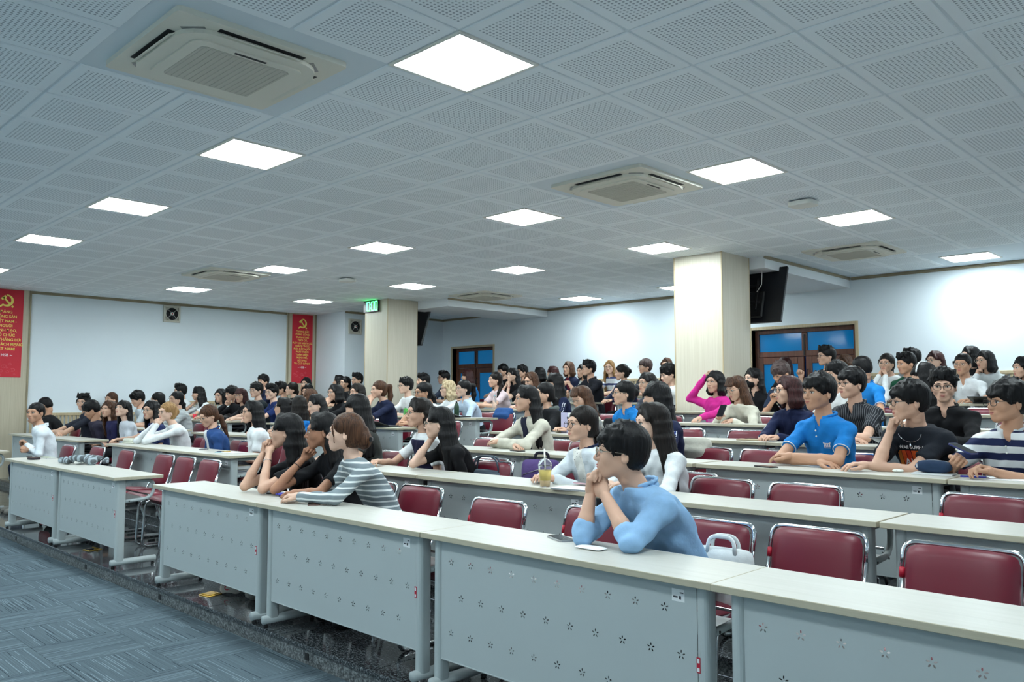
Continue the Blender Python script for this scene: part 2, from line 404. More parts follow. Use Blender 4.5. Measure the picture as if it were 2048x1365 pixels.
if cand[300:]:
    mb = MB(); ox, oy = cand[300]
    for (x, y) in cand[300:]: mb.cbox((x - ox - 0.2925, y - oy - 0.2925, -0.007), (x - ox + 0.2925, y - oy + 0.2925, 0.004), 0.005)
    st = mb.build('ceiling_tiles', M_tile, ce, (ox, oy, CEIL)); st['kind'] = 'stuff'
# LED panels
lroot = empty('ceiling_light', (0, 0, CEIL))
fr = MB()
for a, b, c, d in ((-0.297, -0.297, 0.297, -0.272), (-0.297, 0.272, 0.297, 0.297), (-0.297, -0.272, -0.272, 0.272), (0.272, -0.272, 0.297, 0.272)): fr.cbox((a, b, -0.010), (c, d, 0.002), 0.002)
fr.build('frame', M_white, lroot)
MB().box((-0.272, -0.272, -0.006), (0.272, 0.272, 0.0)).build('diffuser', M_lightdiff, lroot)
first = True
colname = {0: 'third', -4: 'fourth', -8: 'fifth', -12: 'sixth', -17: 'leftmost', 4: 'second'}
for (i, j) in LIGHTS:
    rowname = {0: 'line nearest the front step', 5: 'second line back', 9: 'third line back', -5: 'added line over the carpet', -9: 'added line above the stage'}[j]
    lab = 'square white LED ceiling panel, %s from the right in the %s' % (colname[i], rowname) if i != -17 else 'square white LED ceiling panel, leftmost one in the %s' % rowname
    loc = ((i + 0.5) * T, (j + 0.5) * T, CEIL)
    if first: lroot.location = loc; tag(lroot, lab, 'ceiling light', 'square LED ceiling panels'); first = False
    else: dup(lroot, loc, 0, lab)
for (x, y), lab in zip(LFREE, ('by the rear wall at the upper right', 'by the rear wall between both pillars', 'by the rear wall half hidden by the nearer pillar', 'by the rear wall beyond the right edge')):
    dup(lroot, (x, y, CEIL), 0, 'square white LED ceiling panel ' + lab)
# cassette air conditioners
def make_ac():
    r = empty('ceiling_air_conditioner', (0, 0, CEIL))
    fm = MB(); H = 0.475
    fm.prism(rrect(2 * H, 2 * H, 0.03), -0.028, 0.0); fm.build('panel', M_acwhite, r)
    ring = MB(); ring.prism(rrect(0.78, 0.78, 0.17, 6), -0.052, -0.028); ring.build('inner_ring', M_acwhite, r)
    g = MB(); g.prism(rrect(0.62, 0.62, 0.07, 5), -0.060, -0.052); g.build('intake_cover', M_acwhite, r)
    gr = MB(); gr.prism(rrect(0.50, 0.50, 0.03, 3), -0.063, -0.060)
    gl = gr.build('grille', M_acgrille, r)
    for q in range(16):
        y = -0.235 + q * 0.0313; MB().box((-0.24, y, -0.0655), (0.24, y + 0.012, -0.063)).build('grille_bar', M_acgrille, gl)
    for a in range(4):
        M = Matrix.Rotation(a * PI / 2, 4, 'Z')
        s_ = MB(); s_.box((-0.24, -0.425, -0.0300), (0.24, -0.365, -0.0285), 0, M); so = s_.build('air_slot', M_dark, r)
        v_ = MB(); Mv = M @ Matrix.Translation((0, -0.392, -0.038)) @ Matrix.Rotation(math.radians(28), 4, 'X'); v_.cbox((-0.235, -0.028, -0.003), (0.235, 0.028, 0.003), 0.002, 0, Mv); v_.build('louvre', M_acwhite, so)
        c_ = MB(); Mc = M @ Matrix.Rotation(PI / 4, 4, 'Z') @ Matrix.Translation((0, -0.475, -0.0285)); c_.box((-0.06, -0.02, -0.0015), (0.06, 0.012, 0), 0, Mc); c_.build('corner_slot', M_steel, r)
    MB().box((0.265, -0.09, -0.0612), (0.285, 0.09, -0.0598)).build('receiver_window', M_dark, r)
    return r
ac = make_ac()
AL = ['large cassette air conditioner set in the ceiling at upper left', 'cassette air conditioner in the ceiling just left of the nearer pillar', 'small far cassette air conditioner above the left banner wall', 'far cassette air conditioner above the clock pillar and beam', 'cassette air conditioner in the ceiling right of the nearer pillar']
for i, (x, y) in enumerate(ACS):
    if i == 0: ac.location = (x, y, CEIL); tag(ac, AL[0], 'air conditioner', 'cassette air conditioners')
    else: dup(ac, (x, y, CEIL), 0, AL[i])
for (x, y), lab in zip(((0.26, 4.6), (-6.91, 4.44)), ('white wireless access box on the ceiling near the nearer pillar', 'small white access box on the ceiling near the clock')):
    r = empty('access_point', (x, y, CEIL)); tag(r, lab, 'access point', 'ceiling access points')
    MB().prism(rrect(0.24, 0.2, 0.05, 5), -0.06, -0.022).build('cover', M_white, r); MB().box((-0.07, -0.05, -0.022), (0.07, 0.05, -0.006)).build('bracket', M_steel, r)
# doors
def make_door(n, x0, x1, top, label):
    r = struct(empty('door_%d' % n, ((x0 + x1) / 2, YB, 0.0)), label); w = x1 - x0; zb = FLOOR(8)
    cs = MB(); cs.cbox((-w / 2 - 0.05, -0.015, zb), (-w / 2, 0.12, top + 0.05), 0.004); cs.cbox((w / 2, -0.015, zb), (w / 2 + 0.05, 0.12, top + 0.05), 0.004); cs.cbox((-w / 2, -0.015, top), (w / 2, 0.12, top + 0.05), 0.004)
    cs.build('casing', M_casing, r)
    fm = MB(); tz = top - 0.36
    for a, b, c, d in ((-w / 2, zb, -w / 2 + 0.07, top), (w / 2 - 0.07, zb, w / 2, top), (-w / 2 + 0.07, top - 0.07, w / 2 - 0.07, top), (-w / 2 + 0.07, tz - 0.09, w / 2 - 0.07, tz)): fm.cbox((a, 0.1, b), (c, 0.17, d), 0.006)
    fm.cbox((-0.045, 0.1, tz), (0.045, 0.17, top - 0.07), 0.006); fm.build('door_frame', M_doorwood, r)
    for s_ in (-1, 1):
        cx = s_ * (w / 4 - 0.012); hw = w / 4 - 0.05
        p = MB(); p.box((cx - hw, 0.135, tz), (cx + hw, 0.142, top - 0.07)); p.build('transom_pane', M_blueglass, r)
        lf = MB(); z1 = tz - 0.095; lw = hw + 0.02
        for a, b, c, d in ((cx - lw, zb, cx - lw + 0.1, z1), (cx + lw - 0.1, zb, cx + lw, z1), (cx - lw + 0.1, z1 - 0.11, cx + lw - 0.1, z1), (cx - lw + 0.1, zb, cx + lw - 0.1, zb + 0.2)): lf.cbox((a, 0.105, b), (c, 0.155, d), 0.005)
        d_ = lf.build('door_leaf', M_doorwood, r)
        g = MB(); g.box((cx - lw + 0.1, 0.127, zb + 0.2), (cx + lw - 0.1, 0.133, z1 - 0.11)); g.build('glass_pane', M_blueglass, d_)
        h = MB(); h.tube(fillet([(cx - s_ * (lw - 0.04), 0.10, 1.85), (cx - s_ * (lw - 0.04), 0.06, 1.85), (cx - s_ * (lw - 0.04), 0.06, 1.98), (cx - s_ * (lw - 0.04), 0.10, 1.98)], 0.015), 0.008, 6); h.build('door_handle', M_black, d_)
    b = MB(); b.cbox((-0.012, 0.085, tz - 0.08), (0.012, 0.105, top - 0.1), 0.003); b.build('latch_bar', M_black, r)
    return r
make_door(1, *DOORS[0], 'brown glazed double door at the far left of the rear wall'); make_door(2, *DOORS[1], 'brown glazed double door beside the nearer pillar')
bg = struct(MB().box((XS, YB + 0.6, 0), (XR, YB + 0.65, 3.2)).build('wall_corridor', simple('corridor_blue', (20, 80, 130), 0.6)), 'dim blue corridor wall behind the doors')
# televisions hung behind the pillars (seen from the back)
def make_tv(cx, y, zc, label):
    r = empty('television', (cx, y, zc)); tag(r, label, 'television', 'televisions hung behind the pillars')
    tilt = Matrix.Rotation(math.radians(-17), 4, 'X')
    MB().cbox((-0.66, -0.025, -0.39), (0.66, 0.025, 0.39), 0.008, 0, tilt).build('panel', M_tv, r)
    MB().cbox((-0.40, -0.06, -0.33), (0.40, -0.022, 0.05), 0.02, 0, tilt).build('rear_housing', M_black, r)
    MB().box((-0.65, 0.024, -0.38), (0.65, 0.027, 0.38), 0, tilt).build('screen', M_dark, r)
    m = MB(); m.cbox((-0.06, -0.10, -0.16), (0.06, -0.05, 0.16), 0.006, 0, tilt)
    for z in (-0.12, 0.12): m.cbox((-0.35, -0.075, z - 0.02), (0.35, -0.055, z + 0.02), 0.004, 0, tilt)
    for x in (-0.3, 0.3): m.cbox((x - 0.015, -0.08, -0.22), (x + 0.015, -0.055, 0.22), 0.004, 0, tilt)
    m.tube([(0, -0.08, 0), (0, -0.3, 0.02)], 0.02, 8); m.build('wall_mount', M_black, r)
    c = MB(); c.tube([(0.37, -0.05, 0.60), (0.375, -0.06, 0.3), (0.37, -0.07, 0.14), (0.3, -0.07, 0.05)], 0.006, 6); c.build('cable', M_white, r)
make_tv(-1.97, 7.42, 2.88, 'black television hung behind the nearer pillar, rear side showing'); make_tv(-9.28, 7.42, 2.91, 'black television hung behind the clock pillar, rear side showing')
# green LED clock on the far pillar
ck = empty('wall_clock', (-8.965, 6.385, 3.24)); tag(ck, 'black digital clock with green digits on the far pillar', 'clock')
MB().cbox((-0.23, -0.03, -0.11), (0.23, 0.014, 0.11), 0.006).build('case', M_black, ck)
def seg7(ch, x):
    S = {'0': 'abcdef', '1': 'bc'}[ch]; mb = MB(); w, h, t = 0.075, 0.16, 0.016
    R = {'a': (0, h / 2, w, t), 'g': (0, 0, w, t), 'd': (0, -h / 2, w, t), 'f': (-w / 2, h / 4, t, h / 2), 'b': (w / 2, h / 4, t, h / 2), 'e': (-w / 2, -h / 4, t, h / 2), 'c': (w / 2, -h / 4, t, h / 2)}
    for s_ in S:
        cx, cz, a, b = R[s_]; mb.cbox((x + cx - a / 2, -0.034, cz - b / 2), (x + cx + a / 2, -0.029, cz + b / 2), 0.002)
    mb.build('digit', M_led, ck)
for ch, x in zip('1000', (-0.165, -0.065, 0.065, 0.165)): seg7(ch, x)
mb = MB(); mb.cbox((-0.008, -0.034, 0.025), (0.008, -0.029, 0.041), 0.002); mb.cbox((-0.008, -0.034, -0.041), (0.008, -0.029, -0.025), 0.002); mb.build('colon', M_led, ck)
# wall fans
def make_fan(loc, rz, label):
    r = empty('exhaust_fan', loc, rz); tag(r, label, 'fan', 'wall exhaust fans')
    F = MB()
    for a, b, c, d in ((-0.16, -0.16, 0.16, -0.125), (-0.16, 0.125, 0.16, 0.16), (-0.16, -0.125, -0.125, 0.125), (0.125, -0.125, 0.16, 0.125)): F.cbox((a, -0.04, b), (c, 0, d), 0.004)
    F.build('frame', M_acgrille, r)
    MB().box((-0.13, -0.006, -0.13), (0.13, -0.001, 0.13)).build('back_plate', M_acgrille, r)
    ring = MB(); ring.tube([(0.125 * math.cos(a), -0.03, 0.125 * math.sin(a)) for a in np.linspace(0, 2 * PI, 25)[:-1]], 0.01, 6, 0, True); ring.build('ring', M_acgrille, r)
    d = MB(); d.lathe([(0.122, 0.0), (0.122, 0.004)], seg=24, M=Matrix.Translation((0, -0.012, 0)) @ Matrix.Rotation(PI / 2, 4, 'X')); d.build('shutter_opening', M_dark, r)
    for k in range(5):
        M = Matrix.Rotation(k * 2 * PI / 5 + 0.3, 4, 'Y') @ Matrix.Translation((0, -0.022, 0.068)) @ Matrix.Rotation(0.5, 4, 'Z')
        MB().cbox((-0.03, -0.002, -0.05), (0.03, 0.002, 0.05), 0.002, 0, M).build('blade', M_black, r)
    for k in range(4):
        M = Matrix.Rotation(k * PI / 2 + PI / 4, 4, 'Y'); MB().cbox((-0.006, -0.040, 0.02), (0.006, -0.034, 0.13), 0.002, 0, M).build('guard_strut', M_steel, r)
    h = MB(); h.lathe([(0.032, 0), (0.032, 0.03), (0.024, 0.036)], seg=16, M=Matrix.Translation((0, -0.018, 0)) @ Matrix.Rotation(PI / 2, 4, 'X')); h.build('hub', M_white, r)
    h = MB(); h.lathe([(0.012, 0), (0.012, 0.003)], seg=10, M=Matrix.Translation((0, -0.053, 0)) @ Matrix.Rotation(PI / 2, 4, 'X')); h.build('hub_sticker', M_redtag, r)
make_fan((XL + 0.0, 3.93, 3.14), PI / 2, 'square exhaust fan high on the white wall right of the large banner')
make_fan((XS + 0.0, 7.34, 3.04), PI / 2, 'square exhaust fan high on the recessed wall beside the clock pillar')
# banners
def hammer_sickle(mb, M):
    def arc(r, a0, a1, n=18): return [(r * math.cos(math.radians(a0 + (a1 - a0) * i / n)), r * math.sin(math.radians(a0 + (a1 - a0) * i / n))) for i in range(n + 1)]
    outer = arc(0.10, 95, -120); inner = [(x - 0.012 + 0.0, y + 0.006) for x, y in arc(0.075, -118, 88)]
    mb.prism(outer + inner, 0, 0.001, 0, M)
    for (cx, cy, w, h, a) in ((-0.072, -0.085, 0.07, 0.026, 38), (0.005, -0.01, 0.17, 0.028, -48), (-0.045, 0.045, 0.085, 0.042, 42), (0.085, -0.095, 0.03, 0.03, -48)):
        mb.prism([(-w / 2, -h / 2), (w / 2, -h / 2), (w / 2, h / 2), (-w / 2, h / 2)], 0.0, 0.0012, 0, M @ Matrix.Translation((cx, cy, 0)) @ Matrix.Rotation(math.radians(a), 4, 'Z'))
def make_banner(yc, w, z0, z1, lines, size, label, gap):
    r = empty('banner', (XL + 0.0515, yc, 0)); tag(r, label, 'banner', 'red wall banners')
    MB().cbox((0, -w / 2, z0), (0.006, w / 2, z1), 0.002).build('cloth', M_banner, r)
    B = Matrix(((0, 0, 1, 0.0062), (1, 0, 0, 0), (0, 1, 0, 0), (0, 0, 0, 1)))
    mb = MB(); hammer_sickle(mb, B @ Matrix.Translation((0, z1 - 0.19, 0)) @ Matrix.Scale(1.15 * w / 0.56, 4)); mb.build('emblem', M_yellow, r)
    z = z1 - 0.19 - 0.15 * w / 0.56 - gap
    for ln in lines:
        me = text_mesh(ln, size, 'CENTER', size * 0.012); me.transform(B @ Matrix.Translation((0, z, 0.0007))); link('lettering', me, M_yellow, r); z -= gap
    z -= 0.35 * gap
    me = text_mesh('~ HSB ~', size * 1.05, 'CENTER', size * 0.012); me.transform(B @ Matrix.Translation((0, z, 0.0007))); link('lettering', me, M_bannerwhite, r)
    rr = random.Random(3); d = MB()
    for q in range(16):
        cx = rr.uniform(-0.4, 0.4) * w; cz = z0 + rr.uniform(0.03, 0.24); rad = rr.uniform(0.012, 0.035)
        d.tube([B @ Vector((cx + rad * math.cos(a), cz + rad * math.sin(a) * 0.8, 0.0005)) for a in np.linspace(0, 2 * PI, 11)[:-1]], 0.0022, 4, 0, True)
    d.build('line_drawing', M_bannerfaint, r)
make_banner(1.14, 0.50, 1.87, 3.345, ['ĐẢNG', 'CỘNG SẢN', 'VIỆT NAM -', 'NGƯỜI', 'LÃNH ĐẠO,', 'TỔ CHỨC', 'MỌI THẮNG LỢI', 'CỦA CÁCH MẠNG', 'VIỆT NAM!'], 0.062, 'red vertical banner with yellow lettering at the left edge', 0.0775)
make_banner(6.755, 0.50, 1.85, 3.33, ['CHUNG SỨC', 'ĐỒNG LÒNG', 'TRANH THỦ', 'THỜI CƠ,', 'ĐẨY LÙI NGUY CƠ,', 'THÁCH THỨC,', 'ĐƯA ĐẤT NƯỚC', 'PHÁT TRIỂN', 'TOÀN DIỆN,', 'MẠNH MẼ,', 'BỨT PHÁ', 'VÀ CẤT CÁNH!'], 0.055, 'narrow red vertical banner beside the recessed wall corner', 0.0625)
# ---------------------------------------------------------------- desks
def flower_panel():
    """front panel with five-petal openings cut right through"""
    cu = bpy.data.curves.new('p', 'CURVE'); cu.dimensions = '2D'; cu.fill_mode = 'BOTH'; cu.extrude = 0.0006
    def loop(pts):
        sp = cu.splines.new('POLY'); sp.points.add(len(pts) - 1); sp.use_cyclic_u = True
        for p, q in zip(sp.points, pts): p.co = (q[0], q[1], 0, 1)
    loop([(-0.705, 0), (0.705, 0), (0.705, 0.56), (-0.705, 0.56)])
    for row, (z, off, n) in enumerate(((0.46, 0.0, 10), (0.30, 0.07, 10), (0.13, 0.0, 10))):
        for i in range(n):
            cx = -0.635 + off + i * 0.1335
            if cx > 0.67: continue
            for k in range(5):
                a = PI / 2 + k * 2 * PI / 5; mx, mz = cx + 0.0115 * math.cos(a), z + 0.0115 * math.sin(a)
                pts = []
                for q in range(7):
                    b = 2 * PI * q / 7; u, v = 0.0062 * math.cos(b), 0.0030 * math.sin(b)
                    pts.append((mx + u * math.cos(a) - v * math.sin(a), mz + u * math.sin(a) + v * math.cos(a)))
                loop(pts)
    o = bpy.data.objects.new('p', cu); COL.objects.link(o); dg = bpy.context.evaluated_depsgraph_get()
    me = bpy.data.meshes.new_from_object(o.evaluated_get(dg)); bpy.data.objects.remove(o); bpy.data.curves.remove(cu)
    me.transform(Matrix(((1, 0, 0, 0), (0, 0, 1, 0), (0, 1, 0, 0), (0, 0, 0, 1)))); me.materials.clear(); me.materials.append(M_desk); me.name = 'front_panel'
    return me
def make_desk():
    r = empty('desk')
    t = MB(); t.cbox((-0.799, 0.001, TOP - 0.026), (0.799, 0.409, TOP), 0.002)
    # the top face is laminate, the edges are beige banding
    t.mi = [0 if sum(t.v[i][2] > TOP - 0.0005 for i in f) >= 3 else 1 for f in t.f]
    t.build('tabletop', [M_desktop, M_deskedge], r)
    p = link('front_panel', flower_panel(), None, r, (0, 0.06, 0.165))
    MB().cbox((-0.705, 0.052, 0.717), (0.705, 0.072, 0.728), 0.002).build('rail', M_desk, p, (0, -0.06, -0.165))
    MB().cbox((-0.705, 0.058, 0.160), (0.705, 0.072, 0.168), 0.002).build('rail', M_desk, p, (0, -0.06, -0.165))
    for s in (-1, 1):
        lg = MB(); x = s * 0.73
        prof = [(x + a, 0.085 + b) for a, b in rrect(0.05, 0.075, 0.022, 4)]
        lg.prism(prof, 0.05, TOP - 0.027, smooth=False); L_ = lg.build('leg', M_desk, r)
        ft = MB(); ft.tube([(x, 0.02, 0.048), (x, 0.385, 0.048)], 0.027, 10); fo = ft.build('foot', M_desk, L_)
        for y in (0.04, 0.365): MB().lathe([(0.012, 0.0), (0.016, 0.006), (0.010, 0.026)], (x, y, 0.0), 8).build('glide', M_glide, L_)
        br = MB(); br.tube(fillet([(x, 0.10, 0.712), (x, 0.365, 0.712), (x, 0.345, 0.56), (x, 0.10, 0.545)], 0.09, 5), 0.015, 8); br.build('bracket', M_desk, L_)
        for y in (0.15, 0.29): MB().lathe([(0.006, 0), (0.006, 0.003)], seg=8, M=Matrix.Translation((x + s * 0.0135, y, 0.548)) @ Matrix.Rotation(s * PI / 2, 4, 'Y')).build('bolt', M_dark, L_)
    MB().cbox((-0.71, 0.10, 0.545), (0.71, 0.33, 0.555), 0.003).build('shelf', M_steel, r)
    MB().tube([(-0.71, 0.325, 0.585), (0.71, 0.325, 0.585)], 0.006, 6).build('shelf_rail', M_chrome, r)
    lb = MB().box((0.60, 0.0582, 0.655), (0.655, 0.0596, 0.70)).build('property_label', M_label, r)
    MB().box((0.606, 0.0575, 0.668), (0.625, 0.0583, 0.674)).box((0.630, 0.0575, 0.664), (0.640, 0.0583, 0.676)).box((0.635, 0.0575, 0.686), (0.650, 0.0583, 0.690)).build('print', M_ink, lb)
    rt = MB().box((0.709, 0.0462, 0.42), (0.724, 0.0476, 0.475)).build('red_tag', M_redtag, r)
    MB().box((0.712, 0.0455, 0.455), (0.721, 0.0463, 0.470)).box((0.712, 0.0455, 0.424), (0.721, 0.0463, 0.438)).build('tag_print', M_label, rt)
    return r
desk0 = make_desk(); desk_used = False
# x of the seams per row: blocks A (by the side wall), B (middle), C (right)
DESKX = {
 'A': {1: [-9.75, -8.15], 2: [-11.4, -9.8, -8.2], 3: [-11.5, -9.9, -8.3], 4: [-12.0, -10.4, -8.8], 5: [-11.9, -10.3, -8.7], 6: [-10.8, -9.5, ]},
 'B': {1: [-6.72, -5.12, -3.52], 2: [-7.13, -5.53, -3.93], 3: [-7.45, -5.85, -4.25], 4: [-7.6, -6.0, -4.4], 5: [-7.5, -5.9, -4.3], 6: [-7.6, -6.0, -4.4], 7: [-7.6, -6.0, -4.4], 8: [-7.6, -6.0, -4.4]},
 'C': {1: [-2.76, -1.16, 0.44, 2.04, 3.64], 2: [-2.68, -1.08, 0.55, 2.17, 3.77], 3: [-2.75, -1.15, 0.48, 2.1, 3.7], 4: [-2.8, -1.2, 0.4, 2.0], 5: [-2.8, -1.2, 0.4, 2.0], 6: [-2.8, -1.2, 0.4, 2.0], 7: [-3.9, -2.3, -0.7, 0.9, 2.5], 8: [-3.9, -2.3, -0.7, 0.9, 2.5]}}
DESKX['A'][6] = [-11.0 + 0.2, -9.2]; DESKX['A'][7] = [-10.85, -9.25]
BLK = {'A': 'side wall', 'B': 'middle', 'C': 'right-hand'}
DESKS = []
for b in 'ABC':
    for k, xs in DESKX[b].items():
        n = len(xs) - 1
        for i in range(n):
            lab = 'pale desk in the %s row of the %s block, %s from its right end' % (ORD[k], BLK[b], ORD[n - i])
            if k == 1: lab = 'pale front row desk, %s from the right end of the %s block' % (ORD[n - i], BLK[b])
            loc = ((xs[i] + xs[i + 1]) / 2, YROW(k) + random.uniform(-0.006, 0.006), FLOOR(k))
            if not desk_used: desk0.location = loc; tag(desk0, lab, 'desk', 'rows of lecture hall desks'); desk_used = True
            else: dup(desk0, loc, random.uniform(-0.003, 0.003), lab)
# ---------------------------------------------------------------- chairs
def make_chair():
    """origin on the floor below the seat centre; faces -Y"""
    r = empty('chair')
    sm = MB(); sm.pad(0.42, 0.42, 0.075, Matrix.Translation((0, 0, 0.445)) @ Matrix.Rotation(math.radians(-4), 4, 'X'), 9, 9, pw=8); sm.build('seat', M_red, r)
    bk = MB(); tl = math.radians(12)
    Mb = Matrix.Translation((0, 0.264, 0.650)) @ Matrix.Rotation(PI / 2 - tl, 4, 'X')
    bk.pad(0.418, 0.318, 0.05, Mb, 11, 9, pw=10, bow=-0.02); bk.build('backrest', M_red, r)
    for s in (-1, 1):
        x = s * 0.222
        f = MB()
        pts = [(x, 0.305, 0.70), (x, 0.215, 0.43), (x, -0.215, 0.43), (x, -0.235, 0.012), (x, 0.235, 0.012), (x, 0.12, 0.40)]
        f.tube(fillet(pts, 0.06, 5), 0.0115, 8); f.build('side_frame', M_chrome, r)
    t = MB(); t.tube(fillet([(-0.222, 0.300, 0.69), (-0.222, 0.333, 0.805), (0.222, 0.333, 0.805), (0.222, 0.300, 0.69)], 0.055, 6), 0.0115, 8); t.build('back_frame', M_chrome, r)
    for y in (0.10, -0.15): MB().tube([(-0.222, y, 0.41), (0.222, y, 0.41)], 0.009, 6).build('cross_bar', M_chrome, r)
    tg = MB(); tg.tube([(-0.222, 0.292, 0.662), (-0.222, 0.302, 0.70)], 0.0125, 8); tg.build('red_tag', M_redtag, r)
    return r
chair0 = make_chair(); chair_used = False
def place_chair(x, k, label, group, dy=0.0, rz=0.0):
    global chair_used
    loc = (x, YROW(k) + 0.63 + dy, FLOOR(k))
    if not chair_used: chair0.location = loc; chair0.rotation_euler = (0, 0, rz); tag(chair0, label, 'chair', group); chair_used = True; return chair0
    return dup(chair0, loc, rz, label, 'chair', group)
EMPTY = [
 (1, 0.12, 'empty maroon chair left of the boy in the light blue shirt'),
 (1, 1.93, 'large empty maroon chair second from the right edge, front row'), (1, 2.55, 'largest empty maroon chair at the lower right corner'), (1, 0.80, 'empty maroon chair just behind the boy in the light blue shirt'),
 (1, -5.28, 'empty maroon chair left of two alike, front middle block'), (1, -4.76, 'empty maroon chair, second from the aisle, front middle block'), (1, -4.2, 'empty maroon chair beside the aisle, front middle block'),
 (1, -6.35, 'empty maroon chair half hidden by the front desk of the middle block'), (1, -7.3, 'empty maroon chair behind the desk carrying a grey jacket'),
 (2, 0.90, 'empty maroon chair right of the girl in the white sweater'), (2, 1.44, 'empty maroon chair, third from the right edge in the second row'), (2, 2.35, 'empty maroon chair cut by the right edge, second row'), (2, -1.12, 'maroon chair holding a grey bag behind the girl in the black tee'), (2, -0.42, 'maroon chair behind the purple backpack'),
 (2, -4.35, 'empty maroon chair beside the girl in the white collared shirt'), (2, -5.3, 'empty maroon chair right of the girl in the denim jacket'), (2, -6.35, 'empty maroon chair left of the girl in the denim jacket'),
 (3, 0.52, 'empty maroon chair behind a black phone, left of the blue polo boy'), (3, 0.02, 'maroon chair with a cream coat, right of the tracksuit girl'), (3, -2.35, 'empty maroon chair left of the girl in the cream jacket'), (3, -1.25, 'empty maroon chair right of the girl in the cream jacket'), (3, -4.8, 'empty maroon chair right of the girl in the blue polo, middle block'),
 (4, -0.25, 'empty maroon chair below the girl in the pink sweater'), (4, -0.95, 'empty maroon chair right of the girl in the blue polo with a bun'), (4, 2.05, 'empty maroon chair beyond the boy in the black shirt'),
 (5, -4.75, 'maroon chair with a blue bag at the aisle end, fifth row'), (5, -3.95 + 1.1, 'empty maroon chair behind the girl in the cream jacket'), (6, 1.15, 'empty maroon chair below the boy in the white polo'), (6, 0.55, 'empty maroon chair below the boy in the green shirt'), (3, -8.75, 'empty maroon chair left of the girl in the striped grey shirt'), (5, 1.75, 'empty maroon chair behind the boy in the striped rugby shirt'),
]
CHDY = {(1, -5.28): 0.20, (1, -4.76): 0.20, (1, -4.2): 0.19, (1, -6.35): 0.22, (1, -7.3): 0.22, (1, 0.12): -0.10, (1, 1.93): 0.17, (1, 2.55): 0.14, (2, 0.90): -0.12, (2, 1.44): -0.12, (2, -1.12): -0.14, (3, -2.35): -0.16}
for (k, x, lab) in EMPTY: place_chair(x, k, lab, 'empty maroon chairs', CHDY.get((k, x), 0.0) + random.uniform(-0.01, 0.01), random.uniform(-0.05, 0.05))
